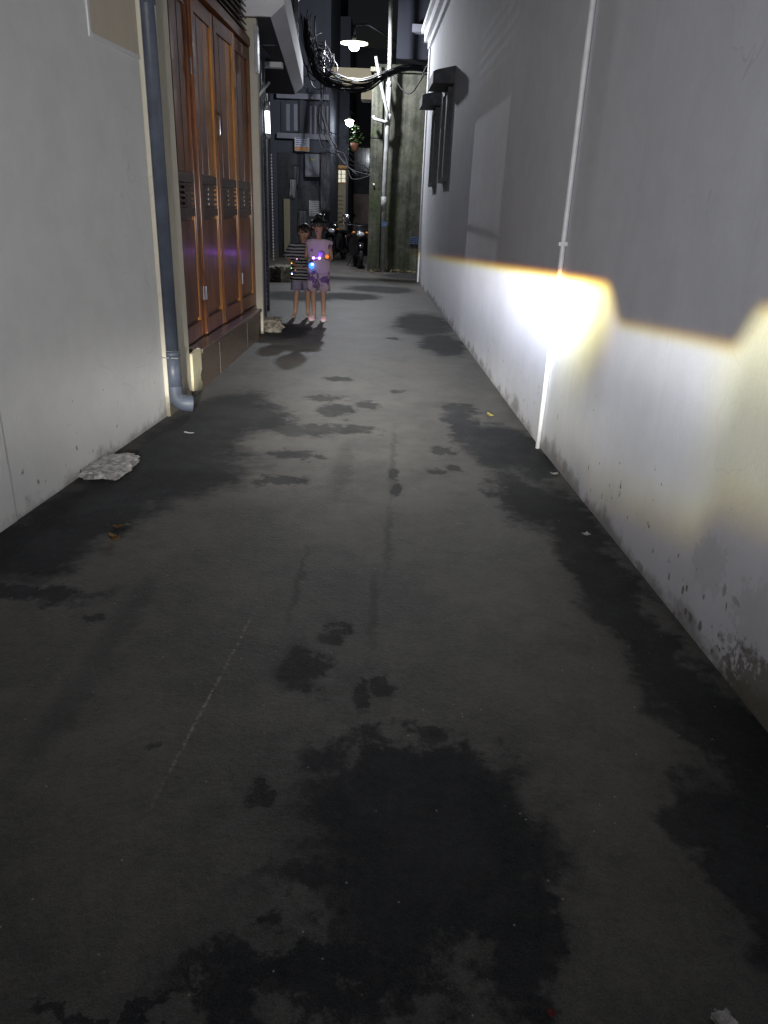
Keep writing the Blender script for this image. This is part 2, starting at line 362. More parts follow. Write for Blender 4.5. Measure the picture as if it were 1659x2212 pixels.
# ------------------------------------------------------------------ mesh helpers
def box(bm, lo, hi, mat=None, bev=0.0):
    lo, hi = Vector(lo), Vector(hi)
    r = bmesh.ops.create_cube(bm, size=1)
    for v in r['verts']:
        v.co = Vector((lo[i] if v.co[i] < 0 else hi[i]) for i in range(3))
    if bev:
        es = list({e for v in r['verts'] for e in v.link_edges})
        g = bmesh.ops.bevel(bm, geom=es, offset=bev, segments=2, affect='EDGES', profile=.7)
        vs = list({v for f in g['faces'] for v in f.verts} | {v for v in r['verts'] if v.is_valid})
    else: vs = r['verts']
    if mat is not None: bmesh.ops.transform(bm, matrix=mat, verts=vs)
    return vs
def tube(bm, pts, rad, seg=10, cap=True):
    pts = [Vector(p) for p in pts]; n = len(pts)
    rads = rad if isinstance(rad, (list, tuple)) else [rad] * n
    rings = []; up = None
    for i, p in enumerate(pts):
        t = (pts[min(i + 1, n - 1)] - pts[max(i - 1, 0)]).normalized()
        if up is None: up = Vector((0, 0, 1)) if abs(t.z) < .9 else Vector((1, 0, 0))
        a = t.cross(up)
        if a.length < 1e-4: a = t.cross(Vector((0, 1, 0)))
        a.normalize(); up = a.cross(t).normalized()
        rings.append([bm.verts.new(p + (a * math.cos(k * 2 * math.pi / seg) + up * math.sin(k * 2 * math.pi / seg)) * rads[i]) for k in range(seg)])
    for i in range(n - 1):
        for k in range(seg):
            bm.faces.new((rings[i][k], rings[i][(k + 1) % seg], rings[i + 1][(k + 1) % seg], rings[i + 1][k]))
    if cap:
        bm.faces.new(list(reversed(rings[0]))); bm.faces.new(rings[-1])
def loft(bm, rings, cap0=True, cap1=True):
    vr = [[bm.verts.new(p) for p in r] for r in rings]; n = len(vr[0])
    for i in range(len(vr) - 1):
        for k in range(n): bm.faces.new((vr[i][k], vr[i][(k + 1) % n], vr[i + 1][(k + 1) % n], vr[i + 1][k]))
    if cap0: bm.faces.new(list(reversed(vr[0])))
    if cap1: bm.faces.new(vr[-1])
def ell(c, rx, ry, n=20, rot=0, p=2.0):
    out = []
    for k in range(n):
        a = k * 2 * math.pi / n; ca, sa = math.cos(a), math.sin(a)
        x = rx * math.copysign(abs(ca) ** (2 / p), ca); y = ry * math.copysign(abs(sa) ** (2 / p), sa)
        out.append(Vector((c[0] + x * math.cos(rot) - y * math.sin(rot), c[1] + x * math.sin(rot) + y * math.cos(rot), c[2])))
    return out
def sphere(bm, c, r, u=12, v=8):
    rr = r if isinstance(r, (tuple, list)) else (r, r, r)
    s = bmesh.ops.create_uvsphere(bm, u_segments=u, v_segments=v, radius=1)
    for x in s['verts']: x.co = Vector((x.co.x * rr[0] + c[0], x.co.y * rr[1] + c[1], x.co.z * rr[2] + c[2]))
    return s['verts']
def prism(bm, poly, axis_vec):     # poly: list of points, extruded by axis_vec
    a = [bm.verts.new(p) for p in poly]; b = [bm.verts.new(Vector(p) + Vector(axis_vec)) for p in poly]; n = len(a)
    bm.faces.new(a); bm.faces.new(list(reversed(b)))
    for k in range(n): bm.faces.new((a[k], b[k], b[(k + 1) % n], a[(k + 1) % n]))
def obj(name, bm, mat, parent=None, smooth=False, loc=None):
    bmesh.ops.recalc_face_normals(bm, faces=bm.faces)
    me = bpy.data.meshes.new(name); bm.to_mesh(me); bm.free()
    if smooth:
        for p in me.polygons: p.use_smooth = True
    o = bpy.data.objects.new(name, me); COL.objects.link(o)
    me.materials.append(M[mat] if isinstance(mat, str) else mat)
    if parent: o.parent = parent
    if loc: o.location = loc
    return o
def tag(o, label, cat, group=None):
    o['label'] = label; o['category'] = cat
    if group: o['group'] = group
    return o
def thing(name, label, cat, loc=(0, 0, 0), rz=0, group=None):
    o = bpy.data.objects.new(name, None); COL.objects.link(o); o.empty_display_size = .1
    o.location = loc; o.rotation_euler = (0, 0, rz); return tag(o, label, cat, group)
def B(fn=None): return bmesh.new()
def boxo(name, lo, hi, mat, parent=None, bev=0.0, matx=None):
    bm = bmesh.new(); box(bm, lo, hi, matx, bev); return obj(name, bm, mat, parent)
def tubo(name, pts, rad, mat, parent=None, seg=10):
    bm = bmesh.new(); tube(bm, pts, rad, seg); return obj(name, bm, mat, parent, True)
def frame2(p, q):      # local x along p->q on the ground, y to the left of it, z up
    p, q = Vector((p[0], p[1], 0)), Vector((q[0], q[1], 0)); d = (q - p).normalized()
    return Matrix(((d.x, -d.y, 0, p.x), (d.y, d.x, 0, p.y), (0, 0, 1, 0), (0, 0, 0, 1)))

# ------------------------------------------------------------------ ground
bm = bmesh.new()
bmesh.ops.create_grid(bm, x_segments=1, y_segments=1, size=400)
g = obj('ground', bm, 'ground'); g['kind'] = 'structure'

# ------------------------------------------------------------------ right-hand house
RA, RB, RC = Vector((1.155, 1.834)), Vector((.962, 4.6)), Vector((.385, 16.2))
RA0 = RA + (RA - RB).normalized() * 7
t = thing('plaster_house', 'long pale grey plaster house wall lit by a headlamp beam', 'house', (1.6, 8, 0))
t.location = (0, 0, 0)
bm = bmesh.new()
TOP = 4.45
pts = [RA0, RB, RC]
outer = [(p.x, p.y) for p in pts] + [(RC.x + 3.0, RC.y), (RA0.x + 3.0, RA0.y)]
prism(bm, [(x, y, -.05) for x, y in outer], (0, 0, TOP + .05))
obj('wall', bm, 'right_wall', t)
FM = frame2(RB, RC)        # local y points to -x (into the alley) since we walk away
def RL(y, z, out=0.0):     # point on far right wall: distance along Y from world Y
    s = (y - RB.y) / (RC.y - RB.y); return Vector((RB.x + (RC.x - RB.x) * s - out, y, z))
# cornice in two steps
for (z0, z1, o) in ((TOP - .22, TOP - .10, .05), (TOP - .10, TOP + .06, .12), (TOP + .06, TOP + .16, .18)):
    bm = bmesh.new()
    po = [(p.x - o, p.y) for p in pts]; po[-1] = (po[-1][0], po[-1][1] + o)
    prism(bm, [(x, y, z0 + .002) for x, y in po] + [(RC.x + 2.9, RC.y + o, z0 + .002), (RA0.x + 2.9, RA0.y, z0 + .002)], (0, 0, z1 - z0 - .004))
    obj('cornice', bm, 'white_paint', t)
# upper storey set back a little above the cornice
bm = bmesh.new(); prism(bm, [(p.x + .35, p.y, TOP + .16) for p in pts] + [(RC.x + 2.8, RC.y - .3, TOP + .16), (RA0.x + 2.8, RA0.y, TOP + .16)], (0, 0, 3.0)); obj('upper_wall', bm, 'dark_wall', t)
# corner strip
bm = bmesh.new(); box(bm, ((RC - RB).length - .14, -.02, 0), ((RC - RB).length + .03, .028, TOP - .222), FM, .006); obj('corner_strip', bm, 'white_paint', t)
def right_window(y0, y1, z0, z1, cy0, cy1, cz, proj):
    wd = boxo('window', (0, 0, 0), (.001, .001, .001), 'glass', t)   # replaced below
    s0, s1 = (y0 - RB.y) / FM[1][0], (y1 - RB.y) / FM[1][0]
    bm = bmesh.new(); box(bm, (s0 + .05, -.05, z0 + .05), (s1 - .05, .012, z1 - .05), FM); me = wd.data; bm.to_mesh(me); bm.free()
    bm = bmesh.new()
    for lo_, hi_ in (((s0, -.02, z0), (s0 + .055, .075, z1)), ((s1 - .055, -.02, z0), (s1, .075, z1)), ((s0 + .055, -.02, z0), (s1 - .055, .07, z0 + .055)), ((s0 + .055, -.02, z1 - .055), (s1 - .055, .07, z1))):
        box(bm, lo_, hi_, FM, .004)
    obj('frame', bm, 'dark_metal', wd)
    bm = bmesh.new(); sm = (s0 + s1) / 2; box(bm, (sm - .03, -.02, z0 + .055), (sm + .03, .05, z1 - .055), FM, .004); obj('mullion', bm, 'frame_light', wd)
    bm = bmesh.new(); box(bm, (s0 + .056, .013, z0 + .06), (s0 + .10, .055, z1 - .06), FM, .004); obj('sash', bm, 'frame_light', wd)
    # hood: slab with sloping near end
    c0, c1 = (cy0 - RB.y) / FM[1][0], (cy1 - RB.y) / FM[1][0]
    bm = bmesh.new()
    prof = [(-.02, cz), (proj, cz), (proj, cz + .13), (proj - .05, cz + .16), (-.02, cz + .22)]
    ring0 = [FM @ Vector((c0 + (.0 if i < 3 else .03), y, z)) for i, (y, z) in enumerate(prof)]
    ring1 = [FM @ Vector((c1 - (.0 if i < 3 else .03), y, z)) for i, (y, z) in enumerate(prof)]
    loft(bm, [ring0, ring1]); obj('canopy', bm, 'canopy', wd)
right_window(11.5, 12.25, 1.79, 2.985, 11.35, 12.2, 3.0, .30)
right_window(13.35, 14.0, 1.78, 2.945, 13.3, 14.0, 2.96, .30)
# white pipe at the joint
t = thing('conduit_pipe', 'thin white plastic pipe running up the pale grey house wall', 'pipe', (RB.x - .017, RB.y - .03, 0))
tubo('pipe', [(0, 0, 0.0), (.002, 0, 1.0), (-.001, .003, 2.2), (.001, 0, 4.2)], .0155, 'white_pipe', t, 12)
for z in (1.25, 2.9): 
    bm = bmesh.new(); box(bm, (-.03, -.028, z - .012), (.03, .028, z + .012), None, .004); obj('clip', bm, 'white_pipe', t)

# ------------------------------------------------------------------ left: nearest white house
LA, LB = Vector((-1.734, 2.931)), Vector((-1.586, 4.926))
LA0 = LA + (LA - LB).normalized() * 7.5
t = thing('white_house', 'blank white plaster house wall beside the blue grey drainpipe', 'house')
bm = bmesh.new(); prism(bm, [(LA0.x, LA0.y, -.05), (LB.x, LB.y, -.05), (LB.x - 2.5, LB.y, -.05), (LA0.x - 2.5, LA0.y, -.05)], (0, 0, 6.05)); obj('wall', bm, 'left_wall', t)
FL = frame2(LA, LB); LL = (LB - LA).length     # local y points to -x (into the house), so outward is -y
bm = bmesh.new(); box(bm, (LL - .60, -.005, 2.172), (LL - .002, .05, 3.3), FL, .003); obj('cement_patch', bm, 'patch', t)
bm = bmesh.new(); box(bm, (LL - .625, -.009, 2.150), (LL - .60, .05, 3.3), FL, .003); box(bm, (LL - .60, -.009, 2.150), (LL - .002, .05, 2.1715), FL, .003); obj('patch_border', bm, 'left_wall', t)
bm = bmesh.new(); box(bm, (-1.2, -.006, 0), (.135, .05, .52), FL, .006)
for v in bm.verts:
    pass
obj('skirting', bm, 'left_wall', t)
# drain pipe
PX, PY = -1.535, 4.985
t = thing('drain_pipe', 'blue grey plastic drainpipe with an elbow outlet at its foot', 'pipe', (PX, PY, 0))
tubo('pipe', [(0, 0, .16), (0, 0, .42)], .052, 'pipe', t, 18); tubo('pipe', [(0, 0, .44), (0, 0, 5.8)], .047, 'pipe', t, 18)
tubo('collar', [(0, 0, .415), (0, 0, .445)], .056, 'pipe', t, 18)
bm = bmesh.new(); pts = [(0, 0, .21)] + [(.075 * (1 - math.cos(a)) * .95, .03 * (1 - math.cos(a)), .155 - .075 * math.sin(a)) for a in (0, .3, .6, .9, 1.2, 1.5)] + [(.105, .045, .075)]
tube(bm, pts, [.056] * (len(pts) - 2) + [.058, .058], 18, False); obj('elbow', bm, 'pipe', t, True)
for z in (2.405, 1.3):
    pass
bm = bmesh.new(); tube(bm, [(0, 0, 2.44), (0, 0, 2.47)], .054, 18); obj('collar', bm, 'pipe', t, True)
bm = bmesh.new(); box(bm, (-.06, -.051, .405), (.058, -.047, .412), None); tube(bm, [(0, 0, .452), (0, 0, .456)], .0575, 18); obj('clamp', bm, 'chrome', t)

# ------------------------------------------------------------------ left: cream house with the wooden folding doors
XF, XD = -1.56, -1.68         # facade plane, door plane
Y0, Y1 = 5.50, 8.62           # opening
YA, YB = 4.935, 8.70
DT = 2.84
t = thing('cream_house', 'cream house front with tall varnished wooden folding doors', 'house')
HX = XF - 3.0
bm = bmesh.new(); box(bm, (HX, YA, -.05), (XF, Y0, 6.0), None, .006); obj('pilaster', bm, 'cream', t)
bm = bmesh.new(); box(bm, (HX, Y1 + .001, -.05), (XF, YB, 6.0), None, .004); obj('pilaster', bm, 'cream', t)
bm = bmesh.new(); box(bm, (HX, Y0 + .001, -.05), (XD - .01, Y0 + .179, 6.0)); obj('reveal', bm, 'cream', t)
# chipped render foot beside the step
bm = bmesh.new(); vs = box(bm, (XF - .02, Y0 + .01, -.02), (XF + .018, Y0 + .275, .325), None, .012)
rg = random.Random(3)
for v in bm.verts: v.co += Vector((rg.uniform(-.004, .004), rg.uniform(-.008, .008), rg.uniform(-.008, .008)))
obj('render_foot', bm, 'cream_bare', t)
DY0, DY1 = Y0 + .18, Y1     # doors span
SE = 8.27
# lintel above everything
boxo('lintel', (HX, Y0 + .001, 3.55), (XF - .02, Y1, 6.0), 'cream', t)
boxo('back_wall', (HX, Y0 + .181, -.05), (XD - .10, DY1, 3.55), 'dark_wall', t)
# granite step
pl = boxo('plinth', (XD - .09, Y0 + .28, -.03), (XF - .012, SE - .01, .285), 'dark_wall', t)
bm = bmesh.new(); box(bm, (XD - .09, Y0 + .28, .287), (XF + .03, SE + .02, .318), None, .006); obj('step_top', bm, 'granite_top', pl)
boxo('sill', (XD - .09, SE + .021, -.03), (XD + .05, DY1 - .001, .318), 'granite', t, .004)
yy = Y0 + .28
for k, wd in enumerate((.62, .60, .62, .66)):
    e = min(yy + wd - .004, SE + .01)
    bm = bmesh.new(); box(bm, (XF - .012, yy, -.03), (XF + .014 + .001 * (k % 2), e, .2865), None, .003); obj('granite_tile', bm, 'granite', pl)
    yy += wd
# door leaves: four, slightly out of plane (folding)
lw = (DY1 - DY0 - .06) / 4
jamb = boxo('door_frame', (XD - .08, DY0 + .001, .32), (XD + .045, DY0 + .05, DT + .02), 'wood', t, .004)
boxo('door_frame', (XD - .08, DY1 - .05, .32), (XD + .045, DY1 - .001, DT + .02), 'wood', t, .004)
boxo('door_frame', (XD - .08, DY0 + .001, DT + .022), (XD + .055, DY1 - .001, DT + .10), 'wood', t, .004)
for k in range(4):
    lf_y = DY0 + .052 + k * lw; w_ = lw - .006
    ang = (.030, .010, -.030, -.034)[k]
    Mx = Matrix.Translation((XD, lf_y, 0)) @ Matrix.Rotation(ang, 4, 'Z')
    core = boxo('door_leaf', (-.022, .004, .33), (-.008, w_ - .004, DT), 'wood_dark', t, 0, Mx)
    def part(n, lo_, hi_, m_, bev=.003): 
        bm = bmesh.new(); box(bm, lo_, hi_, Mx, bev); obj(n, bm, m_, core)
    S = .085
    part('stile', (-.03, 0, .328), (.022, S, DT), 'wood'); part('stile', (-.03, w_ - S, .328), (.022, w_, DT), 'wood2' if k in (1, 2) else 'wood')
    for (z0, z1) in ((.33, .46), (1.285, 1.345), (1.53, 1.60), (DT - .11, DT - .001)):
        part('rail', (-.03, S + .001, z0), (.020, w_ - S - .001, z1), 'wood_dark' if .9 < z0 < 2 else 'wood')
    # lower raised panel with bead
    part('panel', (-.02, S + .035, .49), (.010, w_ - S - .035, 1.255), 'wood', .008)
    part('bead', (-.02, S + .002, .462), (.016, S + .022, 1.283), 'wood2'); part('bead', (-.02, w_ - S - .022, .462), (.016, w_ - S - .002, 1.283), 'wood2')
    # louvre vent
    mid = w_ / 2
    part('vent_post', (-.03, mid - .022, 1.346), (.012, mid + .022, 1.529), 'wood_dark')
    for q in range(5):
        z = 1.352 + q * .0385
        bm = bmesh.new(); box(bm, (-.03, S + .002, -.010), (.014, mid - .0225, .009), Mx @ Matrix.Translation((0, 0, z + .008))); box(bm, (-.03, mid + .0225, -.010), (.014, w_ - S - .002, .009), Mx @ Matrix.Translation((0, 0, z + .008)))
        obj('slat', bm, 'wood_dark', core)
    # upper reeded boards
    nb = 5; bw = (w_ - 2 * S - .004) / nb
    for q in range(nb):
        y0 = S + .002 + q * bw
        part('board', (-.02, y0 + .002, 1.602), (.006 + .003 * (q % 2), y0 + bw - .002, DT - .112), 'wood2' if (k in (1, 2) and q >= 3) or (k == 3 and q == 0) else 'wood', .005)
    if k in (1, 3):
        hz = .62
    for hz in (.62, 2.3):
        bm = bmesh.new(); tube(bm, [Mx @ Vector((.026, w_ - .004 if k % 2 == 0 else .004, hz)), Mx @ Vector((.026, w_ - .004 if k % 2 == 0 else .004, hz + .11))], .008, 8); obj('hinge', bm, 'chrome', core)
bm = bmesh.new(); tube(bm, [(XD + .03, DY0 + .052 + 2 * lw - .05, 1.9), (XD + .055, DY0 + .052 + 2 * lw - .05, 1.95), (XD + .055, DY0 + .052 + 2 * lw - .05, 2.08), (XD + .03, DY0 + .052 + 2 * lw - .05, 2.12)], .007, 8); obj('door_handle', bm, 'chrome', t, True)
# slatted transom
tr = boxo('transom', (XD - .09, DY0 + .001, DT + .102), (XD - .06, DY1 - .001, 3.55), 'wood_dark', t)
for q in range(11):
    z = DT + .13 + q * .052
    bm = bmesh.new(); box(bm, (-.035, DY0 + .004, -.006), (.04, DY1 - .004, .006), Matrix.Translation((XD - .01, 0, z)) @ Matrix.Rotation(.6, 4, 'Y'), .002); obj('slat', bm, 'wood_dark', tr)

# ------------------------------------------------------------------ left: balcony house beyond
t = thing('balcony_house', 'dark grey house with a white edged balcony overhanging the alley', 'house')
XW = -1.75
OY0, OY1 = 9.05, 9.72
def hb(name, lo_, hi_, m_, par=t, bev=0): return boxo(name, lo_, hi_, m_, par, bev)
hb('wall', (XW - .06, YB + .002, 0), (XW, OY0, 3.1), 'grey_plaster'); hb('wall', (XW - .06, OY1, 0), (XW, 9.92, 3.1), 'grey_plaster')
hb('wall', (XW - .06, OY0 + .001, 0), (XW - .001, OY1 - .001, 1.55), 'grey_plaster'); hb('wall', (XW - .06, OY0 + .001, 2.56), (XW - .001, OY1 - .001, 3.1), 'grey_plaster')
hb('wall', (-3.5, YB + .003, 0), (-3.44, 10.9, 3.1), 'grey_plaster'); hb('wall', (-3.44, 10.6, 0), (XW - .08, 10.66, 3.1), 'grey_plaster'); hb('ceiling', (-3.5, YB + .004, 3.101), (XW - .005, 10.66, 3.14), 'grey_plaster')
win = hb('window', (XW - .045, OY0 + .001, 2.302), (XW - .015, OY1 - .001, 2.405), 'dark_metal')
hb('crossbar', (XW - .045, OY0 + .001, 1.955), (XW - .015, OY1 - .001, 1.972), 'dark_metal', win)
for q in range(4): hb('slat', (XW - .045, OY0 + .001, 2.412 + q * .036), (XW - .015, OY1 - .001, 2.437 + q * .036), 'dark_metal', win)
# facade turning away to the left
FA, FB = Vector((-1.76, 9.93)), Vector((-2.66, 15.6))
FF = frame2(FA, FB); FLn = (FB - FA).length
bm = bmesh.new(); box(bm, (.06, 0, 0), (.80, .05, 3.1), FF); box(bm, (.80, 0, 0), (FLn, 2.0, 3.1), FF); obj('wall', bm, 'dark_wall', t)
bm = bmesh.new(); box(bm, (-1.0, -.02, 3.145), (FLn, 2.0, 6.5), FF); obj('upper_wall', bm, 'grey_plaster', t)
bm = bmesh.new(); box(bm, (-.02, -.015, 0), (.058, .09, 2.95), FF, .006); obj('door_jamb', bm, 'frame_light', t)
# roller shutter ribs
sh = None
for q in range(40):
    z = .05 + q * .07
    bm = bmesh.new(); box(bm, (.5, -.022, z), (3.0, -.001, z + .058), FF, .006); o = obj('shutter_slat', bm, 'dark_metal', t)
# balcony: near corner to far corner
c0, c1 = at(614, 15.6, 8.62), at(655, 194, 14.0); zb = 3.15
c0.z = c1.z = zb
dirv = (c1 - c0); dirv.z = 0; dirv.normalize()
bl = None
bm = bmesh.new()
def prof(p): 
    n = Vector((dirv.y, -dirv.x, 0))
    return [p + Vector((-1.6, 0, 0)) + Vector((0, 0, -.02)), p - n * .13 + Vector((0, 0, -.02)), p + Vector((0, 0, .09)), p + Vector((0, 0, .42)), p - n * .10 + Vector((0, 0, .43)), p + Vector((-1.6, 0, .43))]
loft(bm, [prof(c0), prof(c1)]); bl = obj('balcony', bm, 'white_paint', t)
bm = bmesh.new()
n_ = Vector((dirv.y, -dirv.x, 0))
prism(bm, [c0 - n_ * .14 + Vector((0, .01, -.024)), c1 - n_ * .14 + Vector((0, -.01, -.024)), c1 + Vector((-1.6, -.01, -.024)), c0 + Vector((-1.6, .01, -.024))], (0, 0, -.012)); obj('soffit', bm, 'dark_wall', bl)
bm = bmesh.new(); a_ = at(575, 128, 11.0); box(bm, (a_.x - .16, 10.9, zb - .115), (a_.x + .22, 11.02, zb - .05), None, .01); obj('soffit_beam', bm, 'white_paint', bl)
for q in range(12):
    p = c0.lerp(c1, (q + .5) / 12) - n_ * .08
    bm = bmesh.new(); tube(bm, [p + Vector((0, 0, .42)), p + Vector((0, 0, 1.3))], .012, 6); obj('baluster', bm, 'dark_metal', bl)
bm = bmesh.new(); tube(bm, [c0 - n_ * .08 + Vector((0, 0, 1.3)), c1 - n_ * .08 + Vector((0, 0, 1.3))], .022, 8); obj('handrail', bm, 'dark_metal', bl)
# room lamp inside (lit window of the balcony house throws the pale patch on the opposite wall)
pl_ = bpy.data.lights.new('room_lamp', 'POINT'); pl_.energy = 55; pl_.color = (.9, .94, 1.0); pl_.shadow_soft_size = .014
po_ = bpy.data.objects.new('room_lamp', pl_); COL.objects.link(po_); po_.location = (-2.95, 10.05, 2.30)
# glowing tube in place of a lit white panel, chain and angled bracket
a, b = at(577, 240, 10.02), at(579, 288, 10.02)
t = thing('panel_glow', 'glowing white tube standing in for a lit panel beside the dark shuttered doorway', 'lamp', b)
bm = bmesh.new(); tube(bm, [(0, 0, 0), Vector((a - b))], [.030, .030], 10); obj('tube', bm, 'tube', t, True)
bm = bmesh.new(); tube(bm, [Vector((a - b)), Vector((a - b)) + Vector((0, 0, .10))], [.034, .034], 10); obj('end_cap', bm, 'frame_light', t, True)
bm = bmesh.new(); tube(bm, [(0, 0, -.06), (0, 0, 0)], [.034, .034], 10); obj('end_cap', bm, 'frame_light', t, True)
a, b = at(586, 335, 10.0), at(591, 560, 10.0)
t = thing('bead_chain', 'long white beaded chain hanging beside the shuttered doorway', 'chain', b)
for q in range(34):
    p = a.lerp(b, q / 33) - b
    bm = bmesh.new(); sphere(bm, p, (.010, .010, .016), 6, 4); obj('bead', bm, 'white_pipe', t, True)
a, b = at(558, 208, 8.75), at(580, 180, 8.95)
t = thing('wall_bracket', 'short pale tube sticking out from the cream pilaster', 'bracket', a)
tubo('tube', [(0, 0, 0), b - a], .013, 'white_pipe', t, 8); tubo('end_cap', [b - a, (b - a) * 1.05], .016, 'frame_light', t, 8)
a = at(547, 110, 8.63)
t = thing('meter_box', 'slim grey cover strip fixed on the cream pilaster edge', 'cover', (XF, 8.52, 2.62))
boxo('body', (.001, -.05, 0), (.03, .06, .42), 'frame_light', t, .004); boxo('lid', (.031, -.04, .02), (.036, .05, .40), 'white_pipe', t, .002)

# ------------------------------------------------------------------ mossy wall with pole at the junction
t = thing('mossy_wall', 'tall mossy cement wall closing the alley behind the white pole', 'wall')
boxo('wall', (-.80, 19.62, -.05), (4.0, 22, 4.5), 'mossy', t); boxo('wall', (-.78, 18.5, -.05), (4.0, 19.6, 2.86), 'mossy', t); boxo('wall', (-.76, 18.515, 2.862), (4.0, 19.6, 4.16), 'mossy', t)
boxo('pilaster', (-.80, 18.44, -.05), (-.52, 18.499, 2.85), 'mossy', t, .01); boxo('pilaster', (-.80, 18.44, 2.865), (-.55, 18.514, 4.1), 'mossy', t, .01)
boxo('coping', (-.84, 18.40, 4.162), (4.0, 19.61, 4.25), 'mossy', t, .01)
boxo('upper_storey', (-.3, 18.9, 4.502), (4.0, 22, 7.4), 'night_wall', t)
led = boxo('ledge', (-1.88, 20.4, 4.30), (-.802, 21.0, 4.52), 'beige', t, .01); boxo('ledge_step', (-1.62, 20.41, 4.10), (-.803, 21.0, 4.298), 'beige', led, .01)
boxo('bracket', (-1.15, 20.42, 3.86), (-.804, 21.0, 4.098), 'beige', led, .01)
boxo('sill', at(890, 68, 18.6), at(934, 60, 18.899), 'grey_plaster', t, .004)
gv = thing('vent_grille', 'small faded blue mesh grille low on the mossy wall', 'grille', at(897, 520, 18.49))
boxo('backing', (-.13, -.006, -.08), (.13, .008, .08), 'dark_metal', gv)
for q in range(6): boxo('bar', (-.125 + q * .048, -.014, -.08), (-.113 + q * .048, -.0065, .08), 'blue_plastic', gv)
for q in range(4): boxo('bar', (-.13, -.019, -.075 + q * .046), (.13, -.0145, -.064 + q * .046), 'blue_plastic', gv)
p0, p1 = at(826, 585, 18.25), at(845, 0, 18.25)
t = thing('utility_pole', 'tall white plastic pole with angled branch pipes before the mossy wall', 'pole', (p0.x, p0.y, 0))
rel = lambda px, py, Y=18.25: at(px, py, Y) - Vector((p0.x, p0.y, 0))
tubo('pole', [(0, 0, 0), rel(830, 400), rel(838, 255), rel(841, 180)], .052, 'pole_grey', t, 12); tubo('pole', [rel(841, 185), rel(843, 90), rel(845, -40)], .045, 'pole_grey', t, 12)
tubo('branch', [rel(812, 122, 18.2), rel(820, 170, 18.2), rel(836, 240, 18.2), rel(838, 262, 18.2)], .032, 'pole_grey', t, 10)
tubo('branch', [rel(838, 262, 18.2), rel(832, 264, 18.2), rel(808, 257, 18.2), rel(806, 250, 18.2)], .036, 'pole_grey', t, 10)
tubo('joint', [rel(840, 246), rel(837, 270)], .062, 'pole_grey', t, 12); tubo('joint', [rel(829, 425), rel(828, 455)], .060, 'pole_grey', t, 12); tubo('joint', [rel(841, 188), rel(841, 176)], .056, 'pole_grey', t, 12)
boxo('tape', Vector((-.06, -.062, 1.02)), Vector((.06, -.05, 1.12)), 'blue_plastic', t)
# leaf litter at the foot of the wall
bm = bmesh.new(); rg = random.Random(11)
for q in range(240):
    x = rg.uniform(-.75, .42); y = 18.43 - abs(rg.gauss(0, .16)) * (1 + .6 * math.sin(x * 5)); s = rg.uniform(.015, .06)
    mx = Matrix.Translation((x, y, rg.uniform(.01, .06))) @ Matrix.Rotation(rg.uniform(0, 6), 4, 'Z') @ Matrix.Rotation(rg.uniform(-.6, .6), 4, 'X')
    vs = [bm.verts.new(mx @ Vector(v)) for v in ((-s, 0, 0), (0, -s * .5, .006), (s, 0, 0), (0, s * .5, .006))]; bm.faces.new(vs)
o = obj('leaf_litter', bm, simple('dull dry leaves', (.26, .21, .11), .9, var=.4, scale=6)); tag(o, 'pale dry leaf litter heaped along the foot of the mossy wall', 'leaf litter'); o['kind'] = 'stuff'

# ------------------------------------------------------------------ street lamps
def street_lamp(name, label, P, disc, energy, bulb_mat, col):
    t = thing(name, label, 'street lamp', P)
    bm = bmesh.new(); loft(bm, [ell((0, 0, .05), .05, .05), ell((0, 0, .02), disc, disc * .8), ell((0, 0, 0), disc, disc * .8)], True, True); obj('shade', bm, 'lamp_plate', t, True)
    bm = bmesh.new(); loft(bm, [ell((0, 0, .051), .046, .046), ell((0, 0, .15), .035, .035)], True, True); obj('cap', bm, 'dark_metal', t, True)
    bm = bmesh.new(); sphere(bm, (0, 0, -.06), (.10, .10, .07), 14, 8); obj('bulb', bm, bulb_mat, t, True)
    l = bpy.data.lights.new(name + '_light', 'POINT'); l.energy = energy; l.color = col; l.shadow_soft_size = .08
    o = bpy.data.objects.new(name + '_light', l); COL.objects.link(o); o.parent = t; o.location = (0, 0, -.16)
    return t
L1 = at(765, 95, 17.4)
t = street_lamp('street_lamp', 'bright disc shaped street lamp hanging above the cable bundle', L1, .28, 640, 'lamp_white', (.92, .95, 1.0))
tubo('arm', [(0, 0, .15), (0, .1, .35), (.25, .8, .5), (.9, 1.7, .35)], .022, 'dark_metal', t, 8)
L2 = at(755, 262, 23.0)
t = street_lamp('street_lamp', 'small glaring street lamp above the hanging plant', L2, .13, 45, 'lamp2', (.85, .91, 1.0))
tubo('arm', [(0, 0, .15), (0, .3, .3), (.1, 1.4, .25)], .02, 'dark_metal', t, 8)
# hanging plant
P = at(766, 305, 22.9)
t = thing('hanging_plant', 'small leafy plant in a hanging pot lit by the lamp above it', 'plant', P)
bm = bmesh.new(); loft(bm, [ell((0, 0, -.25), .08, .08), ell((0, 0, -.05), .12, .12)], True, True); obj('pot', bm, 'terracotta', t, True)
tubo('hanger', [(0, 0, -.05), (.02, 0, .3), (.05, .02, .62)], .006, 'cable', t, 6)
bm = bmesh.new(); rg = random.Random(5)
for q in range(190):
    a_, r_, h_ = rg.uniform(0, 6.28), abs(rg.gauss(0, .13)), rg.uniform(-.28, .42)
    s = rg.uniform(.022, .05); mx = Matrix.Translation((r_ * math.cos(a_), r_ * math.sin(a_), h_)) @ Matrix.Rotation(rg.uniform(0, 6), 4, 'Z') @ Matrix.Rotation(rg.uniform(-1.2, 1.2), 4, 'X') 
    vs = [bm.verts.new(mx @ Vector(v)) for v in ((-s, 0, 0), (-.2 * s, -.4 * s, .01), (s, 0, 0), (-.2 * s, .4 * s, .01))]; bm.faces.new(vs)
obj('foliage', bm, 'leaf', t)

